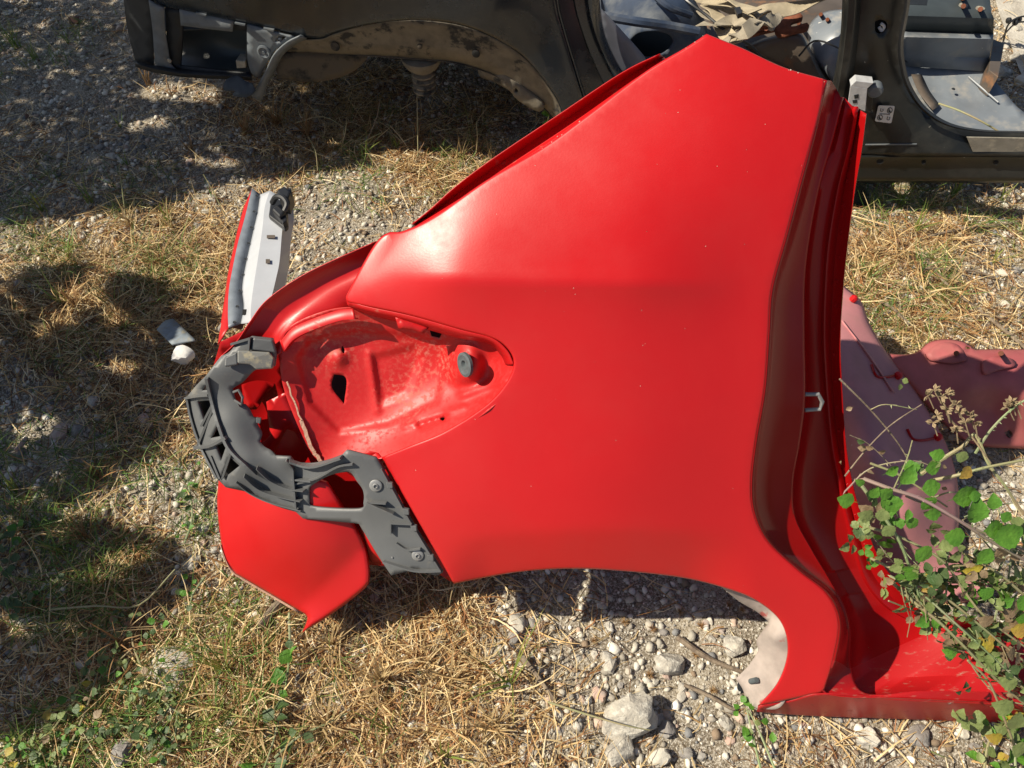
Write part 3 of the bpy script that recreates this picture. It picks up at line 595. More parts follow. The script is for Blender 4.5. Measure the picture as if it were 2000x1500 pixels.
# primer-white inner wheel arch
sheet('inner_wheel_arch', Q, [(1395, 1135, 1), (1440, 1172), (1478, 1195), (1502, 1215, 1), (1478, 1250), (1480, 1272), (1462, 1300, 1), (1437, 1326, 1), (1450, 1345), (1458, 1370, 1), (1480, 1385, 1), (1530, 1375), (1560, 1270), (1540, 1200), (1480, 1150)],
      [(1395, 1140, -.035), (1502, 1215, -.06), (1480, 1272, -.075), (1437, 1326, -.085), (1458, 1370, -.065), (1480, 1380, -.04), (1550, 1270, -.025), (1515, 1240, -.03), (1500, 1320, -.05)], 'primer', red, res=9, step=5)
tube('drain_stub', [Q(1466, 1331, -.07), Q(1478, 1328, -.055)], .0055, 'rubber', red, smooth=False, seg=10)
sheet('arch_lining_edge', Q, [(1448, 1320, 1), (1462, 1345), (1470, 1372), (1464, 1392, 1), (1446, 1372), (1440, 1340)], -.10, 'void', red, res=9)

# ---- the silver inner rail with its red skin, upper left (part of the red section)
H0 = .50
rows = []
for redl, fl, fo, ri, fr, sd in (((478, 400), (492, 368), (508, 379), (527, 372), (548, 384), (573, 407)), ((467, 440), (478, 425), (503, 415), (517, 405), (553, 425), (574, 432)), ((460, 470), (465, 473), (495, 450), (512, 450), (550, 462), (569, 460)), ((447, 530), (455, 520), (480, 517), (503, 510), (546, 510), (565, 505)),
                               ((440, 580), (447, 565), (473, 563), (495, 560), (540, 540), (560, 543)), ((434, 620), (445, 610), (476, 600), (490, 600), (530, 580), (548, 590)), ((427, 670), (446, 640), (470, 632), (490, 630), (515, 620), (530, 640))):
    rows.append([G(redl[0] - 2, redl[1] + 4, H0 - .06), G(*redl, H0 + .004), G(*fl, H0 + .02), G(*fo, H0 + .012), G(fo[0] + 3, fo[1], H0 + .022), G(*ri, H0 + .040), G(*fr, H0 + .036), G(*sd, H0 - .005), G(sd[0], sd[1] + 4, H0 - .06)])
loft('rear_rail_skin', [r[0:3] for r in rows], 'red', red, n=5)
rail_f = loft('rail_flange', [r[2:4] for r in rows], 'silver_flange', red, n=5)
rail = loft('rear_rail', [r[3:] for r in rows], 'silver', red, n=5, sharp=25)
for (x, y, w, h) in ((529, 462, 8, 3), (523, 510, 4, 4)):
    slab('rail_slot', G, [(x - w, y - h), (x + w, y - h), (x + w, y + h), (x - w, y + h)], H0 + .0415, .001, 'brown_metal', rail, bev=0)
slab('rail_slot', G, [(474, 604), (483, 604), (482, 614), (473, 614)], H0 + .0275, .002, 'shade_dark', rail, bev=0)
for i in range(9):
    t = i / 8; x = 499 + (455 - 499) * t; y = 378 + (625 - 378) * t
    k = turned('spot_weld', G(x + 3, y + 4, H0 + .0195 if i < 1 else H0 + .0185), (0, 0, 1), [(.0035, 0), (.003, .0006), (.0016, .0002)], 'void', rail_f, seg=8)
# latch plug at the far end of the rail
plug = slab('connector_plate', G, [(528, 392), (540, 385), (560, 400), (562, 440), (556, 446), (524, 421)], H0 + .050, .012, 'black_plastic', red, bev=.003)
slab('connector_body', G, [(540, 370), (556, 362), (567, 374), (560, 392), (545, 386)], H0 + .080, .04, 'black_plastic', plug, bev=.004)
slab('connector_body', G, [(530, 408), (542, 398), (557, 412), (546, 424)], H0 + .070, .028, 'black_plastic', plug, bev=.004)
slab('connector_body', G, [(546, 424), (558, 414), (560, 430), (552, 436)], H0 + .062, .02, 'black_plastic', plug, bev=.002)
slab('connector_clip', G, [(558, 368), (568, 366), (570, 380), (564, 392)], H0 + .070, .03, 'black_plastic', plug, bev=.002)
tube('cable_loop', [G(532, 396, H0 + .06), G(540, 384, H0 + .08), G(553, 386, H0 + .085), G(561, 398, H0 + .08), G(556, 412, H0 + .07)], .006, 'black_plastic', plug, seg=8)
tube('rubber_hose', [G(434, 643, .47), G(442, 634, .49), G(456, 632, .50), G(472, 636, .49)], .009, 'hose', red, seg=8)

# ---- the grey bumper bracket
BR = [(403, 733, -.10), (453, 721, -.105), (491, 656, -.115), (533, 662, -.118), (544, 704, -.122), (435, 677, -.12), (454, 759, -.112), (426, 830, -.10), (500, 830, -.11), (445, 872, -.095), (510, 860, -.11), (479, 906, -.085), (529, 880, -.10), (567, 895, -.085), (575, 906, -.10), (609, 906, -.088),
      (365, 775, -.15), (390, 868, -.145), (424, 935, -.125), (441, 952, -.11), (479, 960, -.11), (580, 1000, -.10), (592, 1013, -.095), (668, 889, -.06), (735, 895, -.062), (743, 910, -.062), (701, 1023, -.072), (764, 1124, -.06), (865, 1120, -.05), (640, 1000, -.085), (800, 1050, -.055), (720, 960, -.06), (385, 760, -.13), (405, 840, -.125), (425, 900, -.115)]
bracket = sheet('bumper_bracket', Q, [(403, 733, 1), (411, 722, 1), (432, 695, 1), (447, 688), (462, 672, 1), (491, 657, 1), (533, 662, 1), (540, 690), (537, 715, 1), (500, 722), (476, 745), (454, 759, 1), (462, 785), (479, 790, 1), (488, 800), (495, 815, 1), (503, 818), (503, 830), (512, 846), (508, 862, 1), (516, 872), (529, 880), (537, 890, 1), (567, 894, 1), (576, 906, 1), (609, 906), (640, 899), (668, 889, 1), (676, 880), (688, 882), (735, 894, 1), (746, 912, 1),
     (800, 1012), (865, 1118, 1), (850, 1124), (812, 1112, 1), (764, 1124, 1), (735, 1080), (701, 1023, 1), (640, 1017), (592, 1013, 1), (578, 1000, 1), (530, 985), (479, 960, 1), (441, 952, 1), (424, 935, 1), (405, 905), (390, 868, 1), (372, 810), (365, 775, 1), (384, 752)],
     tps(BR, 5e-3), 'plastic', red, holes=[[(603, 956), (609, 948), (643, 929), (674, 922), (686, 924), (697, 940), (709, 958), (710, 980), (700, 995), (613, 990), (604, 977)], [(384, 784, 1), (411, 782, 1), (411, 794, 1), (396, 822, 1)], [(427, 822, 1), (437, 843, 1), (430, 852), (411, 856, 1)], [(419, 872, 1), (445, 862, 1), (431, 902, 1)], [(447, 891, 1), (468, 910, 1), (437, 934, 1), (431, 931, 1)], [(403, 750, 1), (409, 763, 1), (394, 763, 1)]],
     res=9, step=6, hstep=4, thick=.006, sharp=30)
sheet('lattice_shade_backing', Q, [(376, 768, 1), (404, 745, 1), (440, 850, 1), (482, 910, 1), (470, 945, 1), (428, 928, 1), (394, 862, 1)], [(376, 768, -.175), (404, 745, -.15), (482, 910, -.12), (428, 928, -.16), (440, 850, -.13)], 'shade_dark', bracket, res=16)  # added dark sheet: the shade inside the lattice openings is put into its colour
bD = tps(BR, 5e-3)
def bQ(x, y, o=.001): return Q(x, y, float(bD(np.array([[x, y]], float))[0]) + o)
def rib(pts, h=.010, w=.003, m='plastic', name='rib'):
    c = cr(pts, 5) if len(pts) > 2 else pts
    if pts[0][0] < 470: h = h * .55; w = w * 1.3
    return bar(name, [bQ(*p) for p in c], QN, w, h, m, bracket)
rib([(405, 736), (415, 780), (430, 832), (448, 874), (480, 906), (500, 925)], .014, .004)
rib([(365, 776), (385, 772), (410, 770)], .012); rib([(384, 872), (412, 868), (444, 852)], .014, .004); rib([(388, 868), (420, 790)], .010)
rib([(366, 776), (374, 815), (392, 868), (425, 934)], .010); rib([(412, 890), (420, 910), (430, 934)], .008); rib([(395, 830), (418, 786)], .010); rib([(436, 932), (452, 884)], .010)
rib([(462, 940), (490, 962), (530, 980), (590, 996)], .012, .0015); rib([(478, 925), (510, 952), (550, 966), (592, 975)], .013, .0015); rib([(503, 910), (530, 934), (565, 950), (598, 955)], .013, .0015)
rib([(560, 896), (573, 912), (575, 930), (580, 990)], .010); rib([(573, 934), (610, 938)], .008)
rib([(565, 898), (610, 908), (670, 890)], .012, .004); rib([(576, 944), (620, 932), (660, 910), (690, 905)], .006, .003)
rib([(720, 978), (770, 1000)], .012, .0025); rib([(720, 978), (756, 980)], .010, .0025); rib([(765, 1018), (806, 1020)], .010, .0025); rib([(764, 1018), (764, 1040)], .008, .0025)
rib([(750, 1095), (810, 1112), (862, 1112)], .008, .003); rib([(775, 1060), (796, 1072), (822, 1070)], .006, .003)
rib([(745, 915), (800, 1015), (862, 1116)], .006, .003); rib([(452, 672), (491, 660)], .008); rib([(491, 658), (489, 682)], .012)
for (x, y) in ((760, 948), (792, 1000), (807, 1032), (840, 1090)):
    slab('clip_tab', lambda a, b, d: bQ(a, b, d), [(x - 6, y - 6), (x + 6, y - 4), (x + 7, y + 6), (x - 4, y + 6)], .010, .008, 'plastic', bracket, bev=.001)
slab('clip_block', lambda a, b, d: bQ(a, b, d), [(463, 684), (526, 688), (536, 700), (532, 720), (500, 722), (488, 712), (463, 710)], .014, .012, 'plastic_dust', bracket, bev=.003)
slab('clip_block', lambda a, b, d: bQ(a, b, d), [(494, 660), (532, 664), (540, 690), (512, 686), (490, 684)], .010, .010, 'plastic', bracket, bev=.003)
slab('clip_block', lambda a, b, d: bQ(a, b, d), [(440, 698), (462, 688), (464, 712), (438, 716)], .012, .01, 'plastic', bracket, bev=.002)
tube('clip_ring', [bQ(456, 766, .006), bQ(466, 762, .012), (bQ(474, 776, .014)), bQ(472, 790, .012), bQ(458, 782, .006)], .0025, 'plastic', bracket, smooth=False)
slab('clip_tab', lambda a, b, d: bQ(a, b, d), [(455, 790), (462, 784), (468, 795)], .008, .006, 'plastic', bracket, bev=0)
slab('clip_tab', lambda a, b, d: bQ(a, b, d), [(500, 816), (510, 818), (508, 828), (500, 826)], .008, .008, 'plastic', bracket, bev=.001)
for x, y, rr in ((734, 948, .0115), (816, 1084, .0110)):
    s = turned('bolt', bQ(x, y, .001), QN, [(rr, 0), (rr, .002), (rr * .85, .003), (rr * .45, .003), (rr * .42, .005), (rr * .28, .0055), (rr * .26, .003)], 'washer', bracket)
    turned('bolt_recess', bQ(x, y, .0048), QN, [(rr * .2, 0), (rr * .15, .0004)], 'void', s, seg=6)
turned('bolt', bQ(766, 1089, .001), QN, [(.002, 0), (.0015, .001)], 'washer', bracket, seg=8)

# ============================================================ THE PINK FLOOR PIECE
pk = thing('floor_section', 'faded pinkish red floor section lying under brambles beside the red panel', 'car part', (G(1800, 850).x, G(1800, 850).y, 0))
PZ = [(1560, 560, .22), (1650, 560, .23), (1700, 640, .21), (1740, 700, .19), (1850, 870, .10), (1870, 960, .06), (1870, 1060, .04), (1950, 1140, .02), (1700, 900, .21), (1640, 700, .25), (1700, 800, .21), (1640, 900, .12), (1600, 1100, .0), (1680, 1100, .02), (1780, 1000, .16), (1760, 860, .16)]
pan = sheet('wheelhouse', G, [(1560, 560, 1), (1648, 558, 1), (1682, 588), (1700, 635), (1740, 700), (1795, 775), (1845, 860), (1868, 930), (1874, 1000), (1872, 1060), (1900, 1100), (1955, 1142, 1), (1900, 1175), (1700, 1180, 1), (1560, 900, 1)], PZ, 'pink', pk, res=15, roll=(14, .02))
def pz(x, y): return float(tps(PZ)(np.array([[x, y]], float))[0])
loft('panel_seam', [[G(x, y, pz(x, y) + .001), G(x + 5, y + 1, pz(x, y) + .004), G(x + 9, y + 2, pz(x, y) + .001)] for x, y in ((1640, 625), (1690, 690), (1740, 765))], 'pink', pan, n=4)
for x, y in ((1668, 583), (1755, 733), (1833, 853)):
    turned('clip', G(x, y, pz(x, y) + .008), (.3, 0, 1), [(.009, -.006), (.009, .004), (.004, .008)], 'red_low', pan, seg=8)
for L_ in (((1702, 712), (1710, 732), (1722, 737), (1748, 734)), ((1772, 838), (1782, 856), (1800, 860), (1826, 856))):
    tube('seam_bead', [G(x, y, pz(x, y) + .003) for x, y in L_], .003, 'red_jamb', pan)
XB = [(1725, 692, .15), (1800, 690, .17), (1870, 665, .19), (2000, 690, .18), (2100, 690, .18), (2100, 800, .09), (2000, 770, .17), (1900, 760, .16), (1850, 740, .16), (2000, 860, .05), (1900, 850, .06), (1830, 800, .10), (1930, 800, .09)]
xb = sheet('cross_member', G, [(1715, 686, 1), (1760, 692), (1790, 688), (1815, 668), (1850, 662), (1885, 668), (1905, 682, 1), (2000, 682), (2110, 684, 1), (2110, 880, 1), (1980, 876), (1900, 868), (1850, 835), (1790, 770, 1)], XB, 'pink_red', pk, res=13, roll=(10, .015), holes=[[(1962, 845), (1972, 840), (1978, 850), (1970, 856)], [(1886, 676), (1896, 678), (1894, 682), (1886, 681)]])
xz = tps(XB)
def XZ(x, y, o=0): return G(x, y, float(xz(np.array([[x, y]], float))[0]) + o)
plate = sheet('mount_plate', lambda x, y, d: XZ(x, y, d), [(1808, 690, 1), (1830, 672), (1852, 668), (1875, 676), (1890, 702, 1), (1860, 708), (1836, 706), (1815, 702)], .008, 'pink_red', xb, res=9, thick=.008)
for x, y in ((1868, 690), (1955, 690)):
    tube('stud', [XZ(x, y, .0), XZ(x, y, .045)], .006, 'rust', xb, smooth=False, seg=8)
sheet('mount_plate', lambda x, y, d: XZ(x, y, d), [(1920, 705), (1945, 695), (1975, 700), (1985, 712), (1950, 722), (1925, 730)], .010, 'pink_red', xb, res=9, thick=.01)

# ============================================================ THE BLACK CAR BODY
bb = B(1200, 320); blk = thing('black_car_shell', 'stripped black car body shell without doors or wheels behind the red panel', 'car', (bb.x, bb.y, 0))
BD = [(240, -100, 0), (700, -100, .05), (1150, -100, 0), (300, 10, 0), (500, 50, .01), (625, 76, .0), (820, 40, .02), (820, -20, .03), (1000, 95, .012), (1090, 200, .01), (1102, 240, .005), (1150, 200, -.0), (1085, 0, .01), (1180, 300, 0), (960, 20, .035), (450, -30, .03)]
bq = sheet('quarter_panel', B, [(250, -110, 1), (1080, -110, 1), (1086, 0), (1110, 90), (1146, 205), (1200, 330, 1), (1105, 330, 1), (1103, 245, 1), (1090, 200), (1060, 155), (1020, 110), (965, 75), (900, 50), (825, 40), (760, 43), (700, 53), (650, 67), (625, 77, 1), (580, 70), (500, 50), (415, 33), (305, 11, 1)],
      BD, 'black', blk, res=18, step=8, roll=(9, .008), thick=.003)
# rear corner and its plastic brackets
sheet('rear_corner', B, [(232, -110, 1), (300, -110, 1), (300, 128, 1), (264, 119, 1), (246, 40)], [(240, 0, -.05), (300, 0, 0), (262, 118, -.05), (300, 128, -.01)], 'void', blk, res=16)
strut = sheet('corner_bracket', B, [(290, 0, 1), (305, 10), (320, 16, 1), (322, 60), (332, 125, 1), (345, 140, 1), (322, 138), (304, 125), (298, 60)], [(290, 0, .01), (322, 60, .005), (332, 125, 0), (300, 120, .0)], 'blk_grey', blk, res=10, thick=.006)
sheet('bumper_frame', B, [(322, 16, 1), (352, 20, 1), (356, 60), (352, 130, 1), (480, 143, 1), (481, 62, 1), (455, 58, 1), (456, 40, 1), (484, 46, 1), (492, 150, 1), (350, 148, 1), (330, 120)], -.01, 'void', blk, res=14, thick=.01)
bp_ = sheet('bumper_plate', B, [(350, 18, 1), (390, 25), (410, 30), (456, 41, 1), (453, 62, 1), (400, 56), (353, 50, 1)], [(350, 18, .004), (456, 41, .006), (353, 50, .012)], 'blk_grey', blk, res=9, thick=.004)
sheet('bumper_trough', B, [(340, 30, 1), (490, 55, 1), (490, 150, 1), (340, 140, 1)], [(340, 30, -.10), (490, 55, -.10), (490, 112, -.11), (340, 108, -.11), (490, 150, -.02), (340, 140, -.02)], 'floor_dark', blk, res=12, thick=.004)
loft('bumper_lower_rail', [[B(262, 118, -.02), B(264, 124, .01), B(266, 130, -.02)], [B(300, 128, .0), B(302, 134, .015), B(302, 141, .0)], [B(360, 138, .01), B(360, 144, .02), B(360, 150, 0)], [B(440, 142, .01), B(440, 148, .02), B(440, 154, 0)], [B(490, 144, 0), B(492, 150, .01), B(492, 156, 0)]], 'void', blk, n=4)
turned('bolt', B(331, 118, .006), BN, [(.007, 0), (.006, .003), (.003, .003)], 'dust_plate', strut, seg=10)
slab('foam_block', B, [(460, 118), (478, 120), (480, 133), (462, 134)], .0, .04, 'dust_plate', blk)
side = sheet('side_bracket', B, [(482, 48, 1), (520, 58), (556, 68, 1), (575, 72, 1), (540, 95), (520, 125), (507, 150, 1), (496, 150), (484, 120)], [(482, 48, .006), (575, 72, .01), (507, 150, .0)], 'blk_grey', blk, res=10, thick=.006, holes=[[(543, 70, 1), (560, 72, 1), (548, 82, 1), (536, 82, 1)]])
turned('round_clip', B(516, 101, .007), BN, [(.021, 0), (.021, .004), (.016, .006), (.012, .003), (.005, .003), (.005, .007), (.002, .007)], 'blk_grey', side)
for x, y in ((392, 28), (468, 47), (524, 58)):
    slab('clip_tab', B, [(x - 10, y - 3), (x + 10, y + 1), (x + 10, y + 4), (x - 10, y)], .016, .01, 'blk_grey', side, bev=0)
loft('arch_liner_lip', [[B(588, 70, .02), B(600, 76, .0)], [B(560, 84, .02), B(576, 88, .0)], [B(535, 108, .02), B(550, 112, .0)], [B(520, 140, .02), B(534, 146, .0)], [B(508, 160, .02), B(522, 164, .01)], [B(492, 190, .02), B(512, 198, .01)]], 'blk_grey', blk, n=4, thick=.004)
sheet('torn_liner', B, [(442, 155), (465, 148), (478, 158), (492, 162, 1), (498, 178), (480, 190), (452, 186), (460, 178), (436, 176)], [(442, 155, .03), (498, 178, .05), (452, 186, .06)], 'rag', blk, res=9, thick=.004)
# wheelhouse, seen from below
WA = [(560, 78), (625, 77), (650, 68), (700, 53), (760, 43), (825, 41), (900, 51), (965, 76), (1020, 111), (1060, 156), (1090, 201), (1102, 242)]
WI = [(545, 105), (600, 104), (650, 108), (700, 110), (752, 112), (825, 118), (890, 124), (950, 142), (985, 160), (1020, 190), (1062, 212), (1092, 250)]
rows = []
for (a, b), (c, d) in zip(WA, WI):
    rows.append([B(a, b, -.004), B(a * .85 + c * .15, b * .85 + d * .15, -.02), B(a * .4 + c * .6, b * .4 + d * .6, -.035), B(c, d, -.05)])
loft('arch_inner_flange', rows, 'arch', blk, n=4, sharp=70, flip=True)
rows = [[B(c, d, -.045), B(c, d, -.07) + Vector((0, .25, .03)), B(c, d, -.07) + Vector((0, .6, .03))] for c, d in WI]
loft('wheelhouse', rows, 'arch_dark', blk, n=3, flip=True)
sheet('wheelhouse_back', B, [(530, 105, 1), (600, 104), (720, 108, 1), (712, 120), (690, 140), (650, 155), (600, 160), (545, 155, 1)], [(530, 105, -.03), (720, 108, -.08), (650, 155, -.06), (545, 155, -.02)], 'arch_dark', blk, res=14)
bs = B(825, 128, -.09); prof = []
for i in range(5): prof += [(.030, -i * .018), (.036, -i * .018 - .006), (.036, -i * .018 - .011), (.026, -i * .018 - .016)]
turned('bump_stop', bs, (0, 0, 1), prof, 'arch', blk, seg=20)
turned('bump_stop_cup', bs + Vector((0, 0, .022)), (0, 0, 1), [(.05, -.02), (.062, .0), (.062, .01), (.03, .02)], 'arch', blk, seg=20)
sheet('suspension_bracket', B, [(930, 120), (975, 140), (1022, 172), (1060, 205), (1050, 218), (1010, 195), (996, 178), (960, 158), (938, 150)], [(930, 120, -.06), (1060, 205, -.02), (996, 178, -.04)], 'arch', blk, res=10, thick=.02, holes=[[(1006, 172), (1012, 176), (1010, 182), (1004, 180)]])
for x, y, r_ in ((655, 90, .014), (930, 104, .012), (820, 90, .008)):
    turned('rubber_plug', B(x, y, -.024), BN, [(r_, 0), (r_, .004), (r_ * .5, .006)], 'arch_dark', blk, seg=12)
# underside / boot floor keeps the inside dark
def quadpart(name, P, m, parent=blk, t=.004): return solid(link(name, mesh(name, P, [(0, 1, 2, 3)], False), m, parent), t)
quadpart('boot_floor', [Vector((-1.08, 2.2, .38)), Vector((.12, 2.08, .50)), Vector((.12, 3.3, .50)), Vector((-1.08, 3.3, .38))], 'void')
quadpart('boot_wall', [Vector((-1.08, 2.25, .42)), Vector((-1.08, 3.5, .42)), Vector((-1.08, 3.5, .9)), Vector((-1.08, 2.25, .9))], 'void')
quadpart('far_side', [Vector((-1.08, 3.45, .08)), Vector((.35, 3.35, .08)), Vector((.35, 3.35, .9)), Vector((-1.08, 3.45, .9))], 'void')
# rear door opening
rows = []
for (x0, y0), (x1, y1), (x2, y2), (x3, y3) in (((1080, -110), (1112, -110), (1140, -110), (1166, -110)), ((1086, 0), (1120, 0), (1146, 0), (1170, 0)), ((1100, 60), (1136, 62), (1160, 64), (1178, 62)), ((1120, 125), (1158, 120), (1182, 118), (1198, 112)), ((1146, 205), (1188, 180), (1208, 165), (1224, 152)), ((1200, 330), (1240, 260), (1262, 235), (1280, 210)), ((1270, 400), (1330, 320), (1345, 290), (1360, 270)), ((1450, 420), (1450, 350), (1450, 320), (1450, 290)), ((1690, 420), (1690, 350), (1690, 320), (1690, 290))):
    rows.append([B(x0, y0, .0), B(x0 + 5, y0, -.015), B(x1, y1, -.03), B(x1 + 3, y1, -.02), B(x2, y2, -.035), B(x2 + 3, y2, -.02), B(x3, y3, -.05), B(x3 + 2, y3, -.09)])
loft('rear_door_frame', rows, 'black', blk, n=5, sharp=50, flip=True)
# B pillar and sill, one pressing
PB = [(1645, -110, -.02), (1700, -110, .0), (1775, -110, -.03), (1640, 85, -.02), (1690, 80, .0), (1760, 77, -.03), (1622, 200, -.02), (1762, 130, -.03), (1700, 200, .0), (1806, 212, -.02), (1690, 290, .01), (1850, 262, .0), (1950, 290, .012), (2100, 290, .012), (1915, 262, -.01), (2100, 264, -.01), (1600, 300, .01), (1700, 240, .005)]
pil = sheet('door_pillar', B, [(1648, -110, 1), (1776, -110, 1), (1772, 0), (1761, 60), (1757, 90), (1762, 130), (1775, 170), (1803, 212), (1850, 243), (1915, 257), (2000, 260), (2120, 262, 1), (2120, 306, 1), (1900, 306), (1560, 306, 1), (1600, 260), (1626, 161), (1640, 80), (1645, 0)], PB, 'black_sill', blk, res=12, thick=.003,
     holes=[[(1709, 42), (1720, 38), (1732, 44), (1733, 56), (1722, 66), (1710, 62)], [(1698, 219, 1), (1704, 213, 1), (1704, 221, 1)]])
loft('door_seal', [[B(x - 7, y + 4, .004), B(x - 2, y + 3, .014), B(x + 4, y, .004)] for x, y in ((1778, -110), (1774, 0), (1761, 80), (1765, 130), (1778, 170), (1806, 210), (1852, 240), (1916, 253), (2000, 256), (2120, 258))], 'black_plastic', pil, n=6)
loft('pillar_rib', [[B(x - 14, y, .0), B(x - 6, y, .016), B(x + 6, y, .016), B(x + 18, y, .0)] for x, y in ((1668, -110), (1664, 0), (1656, 90), (1644, 170), (1632, 230))], 'black_sill', pil, n=5)
sheet('inner_pillar_shadow', B, [(1700, 30, 1), (1742, 30, 1), (1742, 76, 1), (1700, 76, 1)], -.03, 'shade_dark', pil, res=12)
tube('pillar_grommet', [B(1721, 46, -.02), B(1727, 52, -.02), B(1722, 60, -.02), B(1717, 53, -.02)], .004, 'label', pil, seg=6)
rows = []
for x in (1560, 1700, 1800, 1900, 2000, 2130):
    rows.append([B(x, 303, .014), B(x, 307, .020), B(x, 316, .012), B(x, 334, .012), B(x, 345, .018), B(x, 352, .018), B(x, 357, -.02)])
sill = loft('sill', rows, 'black_sill', blk, n=5, sharp=70, flip=True)
for x, y, r_ in ((1719, 315, .010), (1804, 317, .006), (1945, 318, .007)):
    turned('sill_hole', B(x, y, .015), BN, [(r_, 0), (r_ * .9, .002), (r_ * .6, .0005)], 'shade_dark', sill, seg=12)
slab('sill_plate', B, [(1888, 268), (2120, 272), (2120, 297), (1900, 297)], .017, .004, 'dust_plate', pil, bev=.001)
bar('sill_bead', [B(1690, 282, .012), B(1790, 281, .012)], BN, .003, .003, 'blk_grey', pil)
# striker bracket
hg = slab('door_check_bracket', B, [(1661, 168), (1694, 173), (1690, 218), (1656, 203)], .055, .004, 'metal', pil, bev=.001)
slab('bracket_top', B, [(1661, 168), (1672, 158), (1706, 162), (1694, 173)], .055, .03, 'metal', hg, bev=.001)
slab('bracket_slot', B, [(1668, 186), (1677, 184), (1677, 192), (1669, 193)], .056, .001, 'void', hg, bev=0)
slab('bracket_slot', B, [(1665, 196), (1674, 195), (1674, 201), (1666, 202)], .056, .001, 'void', hg, bev=0)
turned('check_roller', B(1708, 170, .012), BN, [(.020, 0), (.020, .02), (.015, .026), (.006, .026)], 'blk_grey', pil, seg=16)
slab('check_arm', B, [(1694, 176), (1706, 180), (1703, 218), (1690, 218)], .02, .02, 'black_plastic', pil, bev=.002)
# white label with its four pictograms
def rrect(pts, f=.18):
    out = []
    n = len(pts)
    for i in range(n):
        a, b, c = np.array(pts[i - 1]), np.array(pts[i]), np.array(pts[(i + 1) % n])
        for t in (f, f * .45, 0): 
            if t: out.append(tuple(b + (a - b) * t))
        out.append(tuple(b + ((a - b) + (c - b)) * f * .12))
        for t in (f * .45, f): out.append(tuple(b + (c - b) * t))
    return out
lab = slab('label_sticker', B, rrect([(1716, 206), (1748, 207), (1741, 241), (1709, 237)]), .0105, .001, 'label', pil, bev=0)
def lp(u, v): 
    a = np.array((1716, 206.)) * (1 - u) * (1 - v) + np.array((1748, 207.)) * u * (1 - v) + np.array((1741, 241.)) * u * v + np.array((1709, 237.)) * (1 - u) * v; return B(a[0], a[1], .011)
ink = []
def ring(u, v, ru, rv): 
    pts = [lp(u + ru * math.cos(t), v + rv * math.sin(t)) for t in np.linspace(0, 6.283, 15)]; ink.append(bar_data(pts, BN, .0016, .0006))
ring(.74, .27, .15, .16); ring(.24, .73, .15, .16)
def stroke(*uv): ink.append(bar_data([lp(*p) for p in uv], BN, .0016, .0006))
for cx, cy in ((.74, .27), (.24, .73)):
    stroke((cx - .1, cy - .1), (cx + .1, cy + .12)); stroke((cx - .04, cy - .1), (cx - .05, cy + .04), (cx + .05, cy + .08)); stroke((cx - .09, cy + .02), (cx + .02, cy + .1))
for cx, cy in ((.26, .27), (.76, .73)):
    stroke((cx - .08, cy - .1), (cx - .07, cy + .08), (cx + .03, cy + .1), (cx + .09, cy + .0)); stroke((cx + .02, cy - .04), (cx + .09, cy - .06))
stroke((.2, .5), (.8, .5))
link('pictogram', mesh('pictogram', *join(ink), smooth=False), 'ink', lab)
# front floor, seat box and studs (right)
ZF = .16
rows = []
for t in (0, .5, 1):
    L = lambda a, b: (a[0] + (b[0] - a[0]) * t, a[1] + (b[1] - a[1]) * t)
    rows.append([G(*L((1740, -80), (1925, -80)), .38), G(*L((1755, 20), (1936, 26)), .385), G(*L((1757, 30), (1941, 36)), .375), G(*L((1757, 60), (1940, 66)), .32), G(*L((1757, 72), (1938, 76)), .315), G(*L((1757, 98), (1934, 104)), .26), G(*L((1757, 108), (1932, 113)), .235), G(*L((1757, 128), (1927, 140)), .20)])
loft('seat_box', [r[:4] for r in rows], 'floor_dark', blk, n=6, sharp=50)
loft('seat_box_face', [[r[3], r[4] + Vector((0, -.004, .002)), r[5], r[6], r[7]] for r in rows], 'floor_grey', blk, n=6, sharp=50)
fl_ = sheet('front_floor', G, [(1690, 100, 1), (1932, 108, 1), (1929, 138, 1), (1962, 180), (2010, 225), (2140, 280, 1), (2140, 290, 1), (1720, 290, 1)], [(1690, 100, .235), (1930, 110, .235), (1930, 138, .20), (1800, 140, .185), (2000, 220, .17), (1850, 300, .16), (2140, 400, .15), (1690, 400, .16)], 'floor_grey', blk, res=14)
for a, b in (((1892, 150), (1950, 200)),):
    tube('floor_rib', [G(*a, .188), G(*b, .174)], .003, 'floor_grey', fl_, smooth=False)
turned('floor_plug', G(1862, 174, .188), (0, 0, 1), [(.006, 0), (.005, .002)], 'void', fl_, seg=10)
loft('floor_edge_trim', [[G(1780, 145, .19), G(1800, 145, .187)], [G(1795, 180, .19), G(1815, 176, .18)], [G(1822, 215, .18), G(1836, 205, .175)]], 'brown_metal', fl_, n=4)
slab('floor_post', G, [(1940, 76), (1962, 84), (1950, 150), (1931, 136)], .24, .07, 'brown_metal', blk)
for x, y in ((1881, 12), (1914, 18), (1880, -4)):
    s = tube('stud', [G(x, y, .38), G(x + 1, y, .42)], .007, 'rust', blk, smooth=False, seg=8)
    turned('stud_washer', G(x, y, .385), (0, 0, 1), [(.014, 0), (.013, .004)], 'dust_plate', s, seg=12)
slab('console_slot', G, [(1760, -8), (1812, -6), (1810, 10), (1768, 8)], .387, .001, 'void', blk, bev=0)
